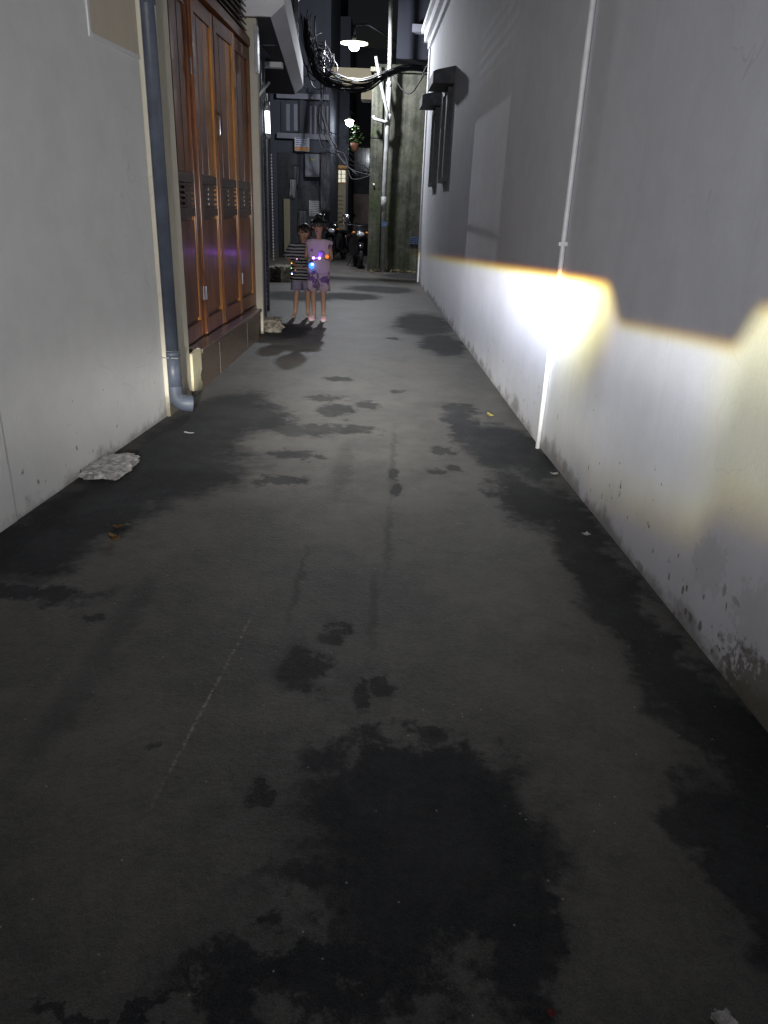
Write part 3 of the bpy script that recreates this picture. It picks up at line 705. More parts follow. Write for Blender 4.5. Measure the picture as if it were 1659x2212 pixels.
# ------------------------------------------------------------------ cables
t = thing('cable_bundle', 'thick sagging bundle of tangled black cables crossing the alley', 'cables', at(770, 190, 17.2))
O = t.location.copy()
rg = random.Random(21)
key = [(664, 40), (668, 105), (690, 160), (735, 186), (790, 188), (840, 160), (880, 148), (930, 152), (985, 150)]
def smooth_path(keys, Y0_, Y1_, jit, n=5):
    pts = []
    for i in range(len(keys) - 1):
        for q in range(n):
            f = q / n; p_1 = keys[max(i - 1, 0)]; p0_, p1_, p2_ = keys[i], keys[i + 1], keys[min(i + 2, len(keys) - 1)]
            c = [0.5 * (2 * p0_[k] + (p1_[k] - p_1[k]) * f + (2 * p_1[k] - 5 * p0_[k] + 4 * p1_[k] - p2_[k]) * f * f + (3 * p0_[k] - p_1[k] - 3 * p1_[k] + p2_[k]) * f ** 3) for k in (0, 1)]
            s = (i + f) / (len(keys) - 1); pts.append(at(c[0], c[1], Y0_ + (Y1_ - Y0_) * s))
    pts.append(at(*keys[-1], Y1_)); return [p + Vector((rg.gauss(0, jit), rg.gauss(0, jit), rg.gauss(0, jit))) * .25 for p in pts]
for q in range(22):
    ox, oy = rg.gauss(0, 4.5), rg.gauss(0, 6.0); sag = rg.uniform(-14, 10)
    ks = [(x + ox * (1.6 if i < 4 else .6) + rg.gauss(0, 1.6), y + oy * (1.2 if i < 4 else .45) + (sag if 1 <= i <= 4 else sag * .15) + rg.gauss(0, 1.2)) for i, (x, y) in enumerate(key)]
    tubo('cable', [p - O for p in smooth_path(ks, 17.24 + rg.uniform(-.06, .06), 17.2, .01)], rg.choice((.009, .012, .016)), 'cable' if q % 11 else 'cable_grey', t, 5)
t2 = thing('cable_coil', 'messy coils of loose cable hanging at the end of the sagging bundle', 'cables', at(685, 140, 17.25)); O = t2.location.copy()
for q in range(16):
    cx, cy, rx, ry = 690 + rg.gauss(0, 12), 128 + rg.gauss(0, 22), rg.uniform(6, 26), rg.uniform(14, 44); ph = rg.uniform(0, 6); sp = rg.uniform(2.6, 6.2)
    pts = [at(cx + rx * math.cos(ph + sp * f / 14) + rg.gauss(0, .8), cy + ry * math.sin(ph + sp * f / 14), 17.25 + rg.uniform(-.03, .03)) - O for f in range(15)]
    tubo('cable', pts, rg.choice((.008, .011)), 'cable' if q % 3 else 'cable_grey', t2, 5)
bm = bmesh.new(); p_ = at(698, 130, 17.35) - O; box(bm, p_ + Vector((-.05, -.04, -.22)), p_ + Vector((.03, .04, .2)), None, .01); obj('junction_box', bm, 'white_pipe', t2)
t2 = thing('service_cable', 'thin loose black cable drooping to the right of the white pole', 'cable', at(870, 170, 17.3)); O = t2.location.copy()
tubo('cable', [p - O for p in smooth_path([(848, 160), (870, 195), (890, 200), (918, 160), (930, 160)], 17.8, 16.6, .005)], .012, 'cable', t2, 5)
tubo('cable', [p - O for p in smooth_path([(890, 200), (905, 180), (920, 145), (935, 130)], 17.3, 16.4, .005)], .008, 'cable_grey', t2, 5)
t2 = thing('drop_wire', 'tangled grey wires dangling down before the dark shopfronts', 'cable', at(700, 250, 20.5)); O = t2.location.copy()
for q in range(9):
    x = 697 + rg.gauss(0, 9)
    ks = [(x, 165 + rg.uniform(0, 20)), (x + rg.gauss(0, 4), 215), (x + rg.gauss(0, 5), 260 + rg.gauss(0, 10)), (x + 18 + rg.gauss(0, 12), 312 + rg.gauss(0, 8)), (x + 45 + rg.gauss(0, 14), 345 + rg.gauss(0, 10)), (775 + rg.gauss(0, 12), 372 + rg.gauss(0, 8)), (802, 378)]
    tubo('wire', [p - O for p in smooth_path(ks[:rg.choice((4, 5, 7))], 20.5, 19.2, .01)], rg.choice((.007, .010)), 'cable_grey' if q % 2 else 'cable', t2, 5)
a_ = at(801, 372, 19.0); 
bm = bmesh.new(); tube(bm, [a_ - O, at(808, 400, 18.4) - O], .02, 8); obj('ferrule', bm, 'white_pipe', t2, True)

# ------------------------------------------------------------------ far houses behind
YF = 22.0
t = thing('shop_house', 'dark blue grey shophouse front hung with boxes and notices', 'house')
xl, xr = -5.2, at(712, 400, YF).x
boxo('wall', (xl, YF, -.05), (xr, YF + 3, 7.0), 'far_wall', t)
boxo('side_wall', (xl, 15.62, -.05), (-2.66 - 1.0, YF - .01, 5.2), 'dark_wall', t)
def rect(name, x0, y0, x1, y1, Y, m_, par, th=.06, bev=.006):
    a, b = at(x0, y1, Y), at(x1, y0, Y); return boxo(name, (a.x, Y - th, a.z), (b.x, Y - .001, b.z), m_, par, bev)
for (x0, y0, x1, y1) in ((608, 222, 645, 285), (662, 226, 686, 292), (688, 226, 712, 292)):
    f = rect('window', x0, y0, x1, y1, YF, 'far_wall', t, .05); 
    n = 4
    for q in range(n): 
        xx0 = x0 + 2 + (x1 - x0 - 4) * q / n; rect('shutter_board', xx0 + .4, y0 + 3, xx0 + (x1 - x0 - 4) / n - .4, y1 - 3, YF - .051, 'grey_plaster' if q % 2 else 'far_wall', f, .015, .002)
rect('beam', 600, 292, 712, 299, YF, 'grey_plaster', t, .16); rect('beam', 600, 207, 712, 214, YF, 'grey_plaster', t, .22)
rect('pilaster', 648, 214.5, 657, 291.5, YF, 'dark_wall', t, .10)
rect('door', 604, 330, 640, 597, YF, 'dark_metal', t, .03); rect('door', 645, 400, 700, 597, YF, 'dark_metal', t, .03)
rect('post', 616, 430, 627, 598, YF, 'beige', t, .12); rect('post', 700, 420, 711, 598, YF, 'dark_wall', t, .12)
rect('panel', 665, 300, 705, 330, YF, 'far_wall', t, .10)
s = thing('shop_sign', 'small printed sign with an orange lower band on the shophouse', 'sign', at(652, 312, YF - .2))
a, b = at(637, 325, YF - .2) - s.location, at(667, 299, YF - .2) - s.location
boxo('board', (a.x, -.012, a.z), (b.x, .012, b.z), 'sign', s); boxo('rim', (a.x - .012, .0125, a.z - .012), (b.x + .012, .03, b.z + .012), 'frame_light', s); boxo('bracket', (-.02, .031, -.05), (.02, .199, -.01), 'dark_metal', s)
s = thing('meter_cabinet', 'grey electric meter cabinet mounted under the printed sign', 'cabinet', at(676, 358, YF))
a, b = at(661, 382, YF) - s.location, at(692, 334, YF) - s.location
boxo('body', (a.x, -.22, a.z), (b.x, -.001, b.z), 'cloth_grey', s, .012); boxo('door', (a.x + .03, -.235, a.z + .03), (b.x - .03, -.2205, b.z - .03), 'grey_plaster', s, .004); boxo('label_plate', (-.05, -.24, .12), (.09, -.2355, .16), 'dry_leaf', s)
def cloth(name, label, x0, y0, x1, y1, Y, m_, seed, folds=4):
    A_, B_ = at(x0, y1, Y), at(x1, y0, Y); P = Vector(((A_.x + B_.x) / 2, Y, B_.z)); o = thing(name, label, 'cloth', P); r_ = random.Random(seed)
    bm = bmesh.new(); nx, nz = 15, 8; W_, H_ = (B_.x - A_.x), (B_.z - A_.z); ph = r_.uniform(0, 6)
    g_ = [[bm.verts.new((-W_ / 2 + W_ * i / nx + .02 * math.sin(j * .8 + ph) * j / nz, .035 * math.sin(ph + i / nx * folds * 6.28) * (.3 + .7 * j / nz), -H_ * j / nz + (.05 * math.sin(i * 1.3 + ph) if j == nz else 0))) for i in range(nx + 1)] for j in range(nz + 1)]
    for j in range(nz):
        for i in range(nx): bm.faces.new((g_[j][i], g_[j][i + 1], g_[j + 1][i + 1], g_[j + 1][i]))
    r = bmesh.ops.solidify(bm, geom=bm.faces[:], thickness=.006); obj('sheet', bm, m_, o, True)
    tubo('hanger', [(-W_ / 2 - .03, 0, .012), (0, 0, .03), (W_ / 2 + .03, 0, .012)], .008, 'cable', o, 6)
cloth('hanging_cloth', 'long grey folded cloth hanging beside the meter cabinet', 692, 332, 714, 462, YF - .35, 'cloth_grey', 1)
cloth('hanging_cloth', 'small white cloth hung alone on the shophouse wall', 627, 388, 638, 424, YF - .15, 'cloth_white', 2, 2)
cloth('hanging_cloth', 'pale narrow cloth hanging left of the printed notice', 645, 456, 661, 500, YF - .15, 'cloth_grey', 3, 2)
cloth('hanging_cloth', 'thin pale strip of cloth hanging above the small white cloth', 634, 360, 645, 400, YF - .1, 'cloth_grey', 4, 2)
s = thing('paper_notice', 'pale printed notice board behind the two children', 'notice', at(683, 450, YF - .05))
a, b = at(668, 467, YF - .05) - s.location, at(698, 434, YF - .05) - s.location
boxo('sheet', (a.x, -.012, a.z), (b.x, .0, b.z), 'notice', s); boxo('backing', (a.x - .01, .001, a.z - .01), (b.x + .01, .02, b.z + .01), 'rust', s)
# beyond: lit window house on the side passage
t = thing('corner_house', 'narrow ochre house front with a small lit barred window', 'house')
YW = 25.0
aL, aR = at(712, 400, YW), at(752, 400, YW)
boxo('wall', (aL.x - .3, YW, -.05), (aR.x, YW + 2.5, 6.5), 'far_wall', t); rect('column', 724, 398, 748, 520, YW, 'beige', t, .12); rect('architrave', 716, 356, 750, 364, YW, 'orange_paint', t, .14)
f = rect('window', 716, 366, 749, 396, YW, 'orange_paint', t, .06)
for i in range(2):
    for j in range(3):
        rect('pane', 728 + i * 10, 368 + j * 9, 736 + i * 10, 375.5 + j * 9, YW - .0605, 'lit_pane', f, .012, 0)
for j in range(9): rect('moulding', 729, 420 + j * 9, 741, 423 + j * 9, YW - .121, 'beige', t, .03)
t = thing('rear_house', 'black unlit house closing the far end of the passage', 'house')
boxo('wall', (-8, 30, -.05), (6, 33, 6.6), 'dark_wall', t)
f = rect('window', 760, 320, 800, 370, 30, 'glass', t, .05)
for q in range(5): rect('bar', 761 + q * 9, 321, 763 + q * 9, 369, 29.949, 'dark_metal', f, .02, 0)
rect('gutter', 640, 190, 830, 197, 30, 'far_wall', t, .2); f = rect('door', 760, 420, 800, 555, 30, 'wood_dark', t, .05)
t = thing('tall_house', 'dark tall house with faint balcony rising behind the street lamps', 'house')
boxo('wall', (-6.5, 26.5, 4.1), (-2.2, 29.9, 9.5), 'night_wall', t); boxo('floor_slab', (-6.6, 26.2, 4.0), (-2.1, 29.9, 4.098), 'far_wall', t, .01)
for q in range(3): 
    f = boxo('window', (-5.9 + q * 1.25, 26.46, 5.2), (-5.1 + q * 1.25, 26.499, 6.6), 'glass', t); boxo('frame', (-5.95 + q * 1.25, 26.43, 5.12), (-5.05 + q * 1.25, 26.455, 5.18), 'far_wall', f)
p_a, p_b = at(705, 395, 22.6), at(702, 512, 22.6)
s = thing('bead_string', 'thin pale cord hanging down beside the ochre house front', 'cord', p_b)
tubo('cord', [(0, 0, 0), (p_a - p_b) * .5 + Vector((.01, 0, 0)), p_a - p_b], .010, 'orange_paint', s, 6)
for q in range(7): 
    bm = bmesh.new(); sphere(bm, (p_a - p_b) * (q / 6.5), (.02, .02, .045), 6, 5); obj('bead', bm, 'cloth_white', s, True)

# ------------------------------------------------------------------ motorbikes
def motorbike(label, loc, rz, body):
    t = thing('motorbike', label, 'motorbike', loc, rz, None)
    def wheel(y, r=.29):
        bm = bmesh.new(); n = 28
        for i in range(n):
            pass
        rings = []
        for i in range(n):
            a = i * 2 * math.pi / n; c = Vector((0, y + (r - .05) * math.cos(a), r + (r - .05) * math.sin(a))); rad = Vector((0, math.cos(a), math.sin(a)))
            rings.append([c + rad * (.05 * math.cos(b)) + Vector((.05 * math.sin(b), 0, 0)) for b in [k * 2 * math.pi / 8 for k in range(8)]])
        loft(bm, rings + [rings[0]], False, False); bmesh.ops.remove_doubles(bm, verts=bm.verts, dist=1e-5); ty = obj('wheel', bm, 'tyre', t, True)
        bm = bmesh.new(); 
        for k in range(5):
            a = k * 2 * math.pi / 5; box(bm, (-.012, -.02, .02), (.012, .02, r - .085), Matrix.Translation((0, y, r)) @ Matrix.Rotation(a, 4, 'X'))
        obj('rim', bm, 'bike', ty)
        bm = bmesh.new(); tube(bm, [(-.045, y, r), (.045, y, r)], .05, 12); obj('hub', bm, 'chrome', ty)
        bm = bmesh.new(); tube(bm, [(.05, y, r), (.056, y, r)], .10, 18); obj('brake_disc', bm, 'chrome', ty)
    wheel(-.62); wheel(.62)
    for s in (-1, 1):
        tubo('fork_leg', [(s * .075, -.62, .29), (s * .075, -.50, .62), (s * .06, -.42, .86)], [.022, .026, .026], 'bike', t, 8)
    bm = bmesh.new(); loft(bm, [ell((0, -.62 + .30 * math.sin(a), .29 + .34 * math.cos(a)), .065, .012, 10) for a in (-1.0, -.6, -.2, .2, .6, .9)], True, True); obj('front_fender', bm, body, t, True)
    # front cowl tapering down, headlamp
    bm = bmesh.new(); loft(bm, [ell((0, -.50, .60), .06, .05, 16), ell((0, -.52, .70), .15, .10, 16), ell((0, -.50, .80), .17, .12, 16), ell((0, -.44, .90), .15, .10, 16), ell((0, -.38, .97), .08, .05, 16)], True, True); obj('front_cowl', bm, body, t, True)
    bm = bmesh.new(); sphere(bm, (0, -.585, .79), (.10, .05, .065), 14, 8); obj('headlamp', bm, 'lens', t, True)
    for s in (-1, 1):
        bm = bmesh.new(); sphere(bm, (s * .16, -.53, .83), (.05, .03, .028), 10, 6); obj('indicator', bm, 'amber', t, True)
        # leg shields
        bm = bmesh.new(); prism(bm, [(s * .07, -.46, .74), (s * .24, -.40, .70), (s * .27, -.34, .48), (s * .20, -.32, .28), (s * .10, -.40, .32)], (0, .03, 0)); obj('leg_shield', bm, body, t)
        tubo('mirror_stem', [(s * .22, -.36, 1.0), (s * .28, -.38, 1.10), (s * .30, -.37, 1.17)], .007, 'chrome', t, 6)
        bm = bmesh.new(); sphere(bm, (s * .31, -.37, 1.19), (.062, .014, .042), 12, 6); obj('mirror', bm, 'chrome', t, True)
        tubo('grip', [(s * .20, -.37, 1.0), (s * .345, -.31, 1.0)], .018, 'tyre', t, 8)
        tubo('lever', [(s * .20, -.40, 1.0), (s * .33, -.375, .995)], .006, 'chrome', t, 6)
        tubo('footpeg', [(s * .12, .05, .27), (s * .27, .05, .27)], .014, 'tyre', t, 8)
        tubo('shock', [(s * .12, .60, .32), (s * .12, .42, .66)], .025, 'chrome', t, 8)
    tubo('handlebar', [(-.22, -.37, 1.0), (0, -.40, .98), (.22, -.37, 1.0)], .014, 'dark_metal', t, 8)
    bm = bmesh.new(); loft(bm, [[Vector((x, y, z)) for x, y, z in ((-.06, -.34, .34), (.06, -.34, .34), (.06, -.34, .62), (-.06, -.34, .62))], [Vector((x, y, z)) for x, y, z in ((-.10, .1, .30), (.10, .1, .30), (.10, .1, .58), (-.10, .1, .58))], [Vector((x, y, z)) for x, y, z in ((-.13, .55, .46), (.13, .55, .46), (.12, .55, .72), (-.12, .55, .72))], [Vector((x, y, z)) for x, y, z in ((-.06, .88, .66), (.06, .88, .66), (.06, .88, .78), (-.06, .88, .78))]]); obj('body', bm, body, t)
    bm = bmesh.new(); loft(bm, [ell((0, -.02, .70), .09, .05, 14), ell((0, -.02, .74), .08, .04, 14)]); bm.free()
    bm = bmesh.new(); vs = box(bm, (-.125, -.08, .70), (.125, .78, .79), None, .03); obj('seat', bm, 'tyre', t)
    bm = bmesh.new(); sphere(bm, (0, .05, .30), (.11, .20, .11), 12, 8); obj('engine', bm, 'dark_metal', t, True)
    tubo('exhaust', [(.10, .0, .24), (.15, .3, .22), (.16, .85, .34)], [.018, .03, .042], 'chrome', t, 10)
    bm = bmesh.new(); box(bm, (-.09, .90, .60), (.09, .92, .68), None, .006); obj('tail_lamp', bm, 'red_plastic', t)
    tubo('stand', [(-.12, .1, .26), (-.24, .18, .012)], .012, 'dark_metal', t, 6)
    return t
motorbike('black motorbike parked head on beside the mossy wall', (gnd(775, 572).x, 19.75, 0), R_(9), 'bike')
motorbike('dark motorbike half hidden further down the passage below the lit window', (at(728, 500, 21.8).x, 22.0, 0), R_(-12), 'bike')

# ------------------------------------------------------------------ children
def skin_mesh(verts, edges, radii, sub=2):
    me = bpy.data.meshes.new('tmp'); me.from_pydata(verts, edges, []); o = bpy.data.objects.new('tmp', me); COL.objects.link(o)
    md = o.modifiers.new('s', 'SKIN'); md.use_smooth_shade = True; md.branch_smoothing = .3
    for i, v in enumerate(me.skin_vertices[0].data):
        r = radii[i]; v.radius = r if isinstance(r, tuple) else (r, r); v.use_root = (i == 0)
    sb = o.modifiers.new('u', 'SUBSURF'); sb.levels = sub; sb.render_levels = sub
    dg = bpy.context.evaluated_depsgraph_get(); ev = o.evaluated_get(dg); bm = bmesh.new(); bm.from_mesh(ev.to_mesh()); ev.to_mesh_clear()
    bpy.data.objects.remove(o); bpy.data.meshes.remove(me); return bm
def merge(bm, other):
    me = bpy.data.meshes.new('m'); other.to_mesh(me); other.free(); bm.from_mesh(me); bpy.data.meshes.remove(me)
def child(label, loc, rz, H, arms, legs, head, bare_feet):
    """arms: (shoulder, elbow, wrist, fingers direction) per side; legs: (hip, knee, ankle, toe) per side; head: (neck, centre, tilt)"""
    t = thing('person', label, 'person', loc, rz, None)
    V, Ed, Rr = [], [], []
    def add(p, r, par=None):
        V.append(tuple(p)); Rr.append(r); 
        if par is not None: Ed.append((par, len(V) - 1))
        return len(V) - 1
    pz = legs[0][0][2] + .03
    pel = add((0, .0, pz), (.085, .07)); wa = add((0, .0, pz + .12), (.08, .062), pel); ch = add((0, .0, pz + .25), (.092, .068), wa)
    nk0 = add((head[0][0], head[0][1] + .01, head[0][2] - .045), (.040, .036), ch); nk = add(head[0], .030, nk0)
    hc = Vector(head[1]); tl = head[2]
    j1 = add(hc + Vector((tl * -.6, -.012, -.055)), (.050, .056), nk); j2 = add(hc + Vector((0, 0, .01)), (.074, .084), j1); j3 = add(hc + Vector((tl * .6, .006, .065)), (.062, .070), j2)
    for sh, elb, wr, _ in arms:
        a = add((sh[0] * .75, sh[1], sh[2] + .005), .040, ch); b_ = add(sh, .036, a); c_ = add(elb, .025, b_); add(((Vector(elb) + Vector(wr)) / 2), .023, c_); add(wr, .016, len(V) - 1)
    for hp, kn, an, toe in legs:
        a = add(hp, .058, pel); m1 = add((Vector(hp) * .45 + Vector(kn) * .55), .046, a); b_ = add(kn, .037, m1); m2 = add(Vector(kn) * .62 + Vector(an) * .38, .037, b_); c_ = add(an, .022, m2)
        h_ = add((an[0], an[1] + .018, .026), (.022, .022), c_) ; mid_ = add((Vector(an) * .4 + Vector(toe) * .6)[:2] + (.026,) if False else ((an[0] * .4 + toe[0] * .6), (an[1] * .4 + toe[1] * .6), .028), (.026, .018), c_); add((toe[0], toe[1], .016), (.026, .011), mid_)
    bm = skin_mesh(V, Ed, Rr)
    # hands: palm plus five separate curled fingers
    for i, (sh, elb, wr, fd) in enumerate(arms):
        s = -1 if sh[0] < 0 else 1; wr = Vector(wr); f = Vector(fd).normalized(); side = f.cross(Vector((0, 0, 1))).normalized()
        pal = wr + f * .045
        merge(bm, skin_mesh([wr - f * .012, wr + f * .022, pal], [(0, 1), (1, 2)], [(.015, .014), (.022, .013), (.023, .012)], 1))
        curl = Vector((0, 0, -1)) 
        for k in range(4):
            b0 = pal + side * (k - 1.5) * .0125 + f * .004; ln = (.040, .048, .046, .036)[k]
            merge(bm, skin_mesh([b0, b0 + f * ln * .45, b0 + f * ln * .75 + curl * ln * .35, b0 + f * ln * .72 + curl * ln * .72], [(0, 1), (1, 2), (2, 3)], [.0072, .0068, .0062, .0052], 1))
        b0 = wr + f * .018 + side * (-s) * .018
        merge(bm, skin_mesh([b0, b0 + side * (-s) * .014 + f * .016, b0 + side * (-s) * .012 + f * .036 + curl * .012], [(0, 1), (1, 2)], [.0085, .0075, .006], 1))
    # nose, ears are part of the one surface set
    fy = hc.y - .088
    for v in sphere(bm, (hc.x + tl * -.25, fy - .002, hc.z - .022), (.012, .014, .016), 8, 6): pass
    for s in (-1, 1): sphere(bm, (hc.x + s * .074, hc.y + .008, hc.z - .012), (.012, .018, .026), 8, 6)
    body = obj('body', bm, 'skin', t, True)
    for s in (-1, 1):
        bm = bmesh.new(); sphere(bm, (hc.x + s * .030, fy + .012, hc.z + .004), (.014, .008, .008), 10, 6); obj('eye', bm, 'eye', t, True)
        bm = bmesh.new(); tube(bm, [(hc.x + s * .014, fy + .006, hc.z + .026), (hc.x + s * .032, fy + .006, hc.z + .031), (hc.x + s * .047, fy + .014, hc.z + .025)], .0035, 6); obj('eyebrow', bm, 'hair', t, True)
    bm = bmesh.new(); sphere(bm, (hc.x, fy + .012, hc.z - .056), (.020, .008, .007), 10, 6); obj('mouth', bm, 'lips', t, True)
    return t, hc
def hair_cap(t, hc, m_, fringe, vol, seed, bun=None, side_len=.03):
    rg = random.Random(seed); bm = bmesh.new()
    vs = sphere(bm, (0, 0, 0), 1, 28, 18)
    for v in vs:
        d = v.co.normalized(); front = -d.y
        r = Vector((.086 * vol, .098 * vol, .100 * vol)); n = rg.uniform(-.002, .004)
        p = Vector((d.x * r.x, d.y * r.y + .012, d.z * r.z + .012)) * (1 + n * 4)
        lim = fringe if front > .35 else (-side_len if front > -.2 else -.075)
        if p.z < lim:
            k = min(1, (lim - p.z) / .05); p = p * (1 - .32 * k); p.z = lim - .01 * k + rg.uniform(-.008, .004)
            if front > .2: p.y += .03 * k
        v.co = p + hc
    o = obj('hair', bm, m_, t, True)
    # strands of fringe and sides
    bm = bmesh.new()
    for q in range(26):
        a = rg.uniform(-1.9, 1.9); x = math.sin(a) * .084 * vol; y = -math.cos(a) * .096 * vol + .010
        ln = (.045 if abs(a) < .9 else .085) * rg.uniform(.7, 1.15)
        tube(bm, [hc + Vector((x * .85, y * .85, .075)), hc + Vector((x * 1.02, y * 1.02, .045)), hc + Vector((x * 1.05, y * 1.03, .045 - ln * .6)), hc + Vector((x * .99, y, .045 - ln))], [.010, .011, .009, .003], 5)
    obj('hair_strands', bm, m_, o, True)
    if bun:
        bm = bmesh.new()
        for v in sphere(bm, hc + Vector(bun[0]), bun[1], 16, 10): v.co += Vector((rg.uniform(-1, 1), rg.uniform(-1, 1), rg.uniform(-1, 1))) * .004
        obj('hair_bun', bm, m_, o, True)
def garment(t, name, rings, m_, n=24, cap=False, wav=.007, seed=1):
    rg = random.Random(seed); bm = bmesh.new(); rr = []
    for i, (c, rx, ry) in enumerate(rings):
        ph = 2.1 * i * .25; rr.append([p + (p - Vector(c)).normalized() * wav * math.sin(k * 2 * math.pi * 5 / n + ph) for k, p in enumerate(ell(c, rx, ry, n, 0, 2.4))])
    loft(bm, rr, cap, cap); bmesh.ops.solidify(bm, geom=bm.faces[:], thickness=.004)
    return obj(name, bm, m_, t, True)
# --- girl
G = gnd(688, 691)
girl, hc = child('girl in lilac printed top and shorts with pink clogs holding a violet toy', (G.x, G.y, 0), R_(-4), 1.29,
    [((-.135, .0, .955), (-.165, -.02, .765), (-.075, -.165, .775), (.7, -.5, .1)), ((.135, .0, .955), (.170, -.03, .770), (.085, -.165, .800), (-.6, -.5, .1))],
    [((-.062, 0, .56), (-.068, -.015, .315), (-.062, .01, .062), (-.075, -.105, .02)), ((.062, 0, .56), (.068, -.03, .315), (.070, -.02, .062), (.085, -.135, .02))],
    ((0, -.01, 1.035), (0, -.022, 1.155), .0), False)
hair_cap(girl, hc, 'hair', .045, 1.10, 4, ((.0, .035, .115), (.055, .055, .040)), .055)
garment(girl, 'top', [((0, 0, .595), .158, .105), ((0, 0, .68), .150, .102), ((0, 0, .80), .142, .100), ((0, 0, .90), .152, .100), ((0, 0, .965), .178, .088), ((0, 0, .992), .170, .070), ((0, -.004, 1.010), .085, .058)], 'print_cotton', seed=2)
for s in (-1, 1): garment(girl, 'shorts_leg', [((s * .080, -.008, .375), .072, .088), ((s * .076, -.004, .46), .070, .087), ((s * .060, 0, .57), .078, .090), ((s * .052, 0, .63), .078, .09)], 'print_cotton', 18, seed=5)
def clog(t, p, rz, m_='shoe'):
    Mx = Matrix.Translation(p) @ Matrix.Rotation(rz, 4, 'Z')
    bm = bmesh.new()
    sec = [(.055, .024, .004, .045), (.03, .031, .004, .062), (-.02, .035, .004, .068), (-.06, .042, .004, .064), (-.10, .043, .004, .050), (-.125, .030, .006, .034)]
    loft(bm, [[Mx @ Vector((w_ * math.cos(a), y, (z0 + z1) / 2 + (z1 - z0) / 2 * math.sin(a))) for a in [k * 2 * math.pi / 14 for k in range(14)]] for (y, w_, z0, z1) in sec]); c = obj('clog', bm, m_, t, True)
    bm = bmesh.new(); loft(bm, [[Mx @ Vector((v.x, v.y * 1.0 - .035, z)) for v in ell((0, 0, 0), .046, .098, 18)] for z in (.001, .016)]); obj('sole', bm, 'shoe_white', c, True)
    bm = bmesh.new()
    for (x, y) in ((-.018, -.06), (.018, -.06), (0, -.075), (-.02, -.09), (.02, -.09), (0, -.045)): sphere(bm, Mx @ Vector((x, y, .062 - (abs(y) - .045) * .25)), .0065, 6, 4)
    obj('holes', bm, 'shoe_white' if m_ == 'shoe' else 'shoe', c, True)
clog(girl, (-.068, -.005, 0), R_(-6)); clog(girl, (.078, -.035, 0), R_(5))
# --- boy
Bp = Vector((gnd(652, 687).x, G.y + .17, 0))
boy, hb_ = child('child in black and white striped shirt and lavender shorts holding a glowing blue ball', Bp, R_(8), 1.17,
    [((-.120, .0, .900), (-.185, -.02, .735), (-.075, -.145, .670), (.7, -.5, .05)), ((.120, .0, .900), (.165, -.05, .735), (.080, -.170, .660), (-.4, -.7, .05))],
    [((-.060, 0, .51), (-.080, -.012, .285), (-.095, .01, .058), (-.125, -.085, .02)), ((.060, 0, .51), (.075, -.02, .285), (.072, .01, .058), (.085, -.09, .02))],
    ((.02, -.012, .965), (.030, -.028, 1.075), .02), True)
hair_cap(boy, hb_, 'hair_brown', .050, 1.04, 9, None, .02)
garment(boy, 'shirt', [((0, 0, .475), .160, .112), ((0, 0, .56), .155, .112), ((0, 0, .70), .145, .108), ((0, 0, .82), .146, .104), ((0, 0, .895), .150, .090), ((.0, 0, .925), .125, .070), ((.01, -.004, .945), .07, .055)], 'stripes', seed=3)
for s, arm in ((-1, ((-.120, .0, .895), (-.190, -.02, .735))), (1, ((.120, .0, .895), (.170, -.05, .735)))):
    a, b = Vector(arm[0]), Vector(arm[1]); d = (b - a)
    bm = bmesh.new(); tube(bm, [a - d * .18, a + d * .2, a + d * .55, a + d * .88], [.05, .062, .070, .078], 16, False); bmesh.ops.solidify(bm, geom=bm.faces[:], thickness=.004); obj('sleeve', bm, 'stripes', boy, True)
for s in (-1, 1): garment(boy, 'shorts_leg', [((s * .078, -.006, .355), .074, .082), ((s * .070, -.003, .43), .075, .085), ((s * .058, 0, .53), .074, .088)], 'shorts', 18, seed=7)
# --- light-up toys
tp = Vector((G.x + .005, G.y - .235, .79))
t = thing('toy_wand', 'toy wand with two violet lights held by the girl', 'toy', tp)
tubo('stick', [(-.11, .012, -.012), (.12, .012, .018)], .014, 'toy_clear', t, 10)
for x in (-.045, .03): 
    bm = bmesh.new(); sphere(bm, (x, -.012, .004), .016, 12, 8); obj('lamp', bm, 'led_purple', t, True)
bm = bmesh.new(); sphere(bm, (.125, .01, .025), .024, 14, 10); obj('ball', bm, 'led_orange', t, True)
bm = bmesh.new(); sphere(bm, (.055, .0, .055), (.04, .016, .04), 14, 10); obj('star', bm, simple('violet translucent plastic', (.35, .2, .7), .3, var=.1), t, True)
l = bpy.data.lights.new('toy_light', 'POINT'); l.energy = .38; l.color = (.42, .16, 1.0); l.shadow_soft_size = .03
o = bpy.data.objects.new('toy_light', l); COL.objects.link(o); o.parent = t; o.location = (0, -.05, .03)
tp = Vector((Bp.x + .155, G.y - .10, .69))
t = thing('toy_ball', 'glowing blue ball held out by the striped shirt child', 'toy', tp)
bm = bmesh.new(); sphere(bm, (0, 0, 0), .038, 16, 12); obj('ball', bm, 'led_blue', t, True); bm = bmesh.new(); sphere(bm, (.012, -.035, .02), .014, 10, 6); obj('lamp', bm, 'led_white', t, True)
tubo('cord', [(0, 0, .04), (-.03, .03, .10), (-.07, .05, .06), (-.085, .02, -.02)], .004, 'toy_black', t, 6)
tp = Vector((Bp.x - .03, G.y - .10, .68))
t = thing('light_string', 'string of tiny coloured lights held by the striped shirt child', 'toy', tp)
pts = [(-.065, 0, -.10), (-.075, 0, -.04), (-.07, 0, .02), (-.03, -.01, .06), (.02, -.01, .09), (.06, 0, .05)]
tubo('cord', pts, .006, 'toy_black', t, 6)
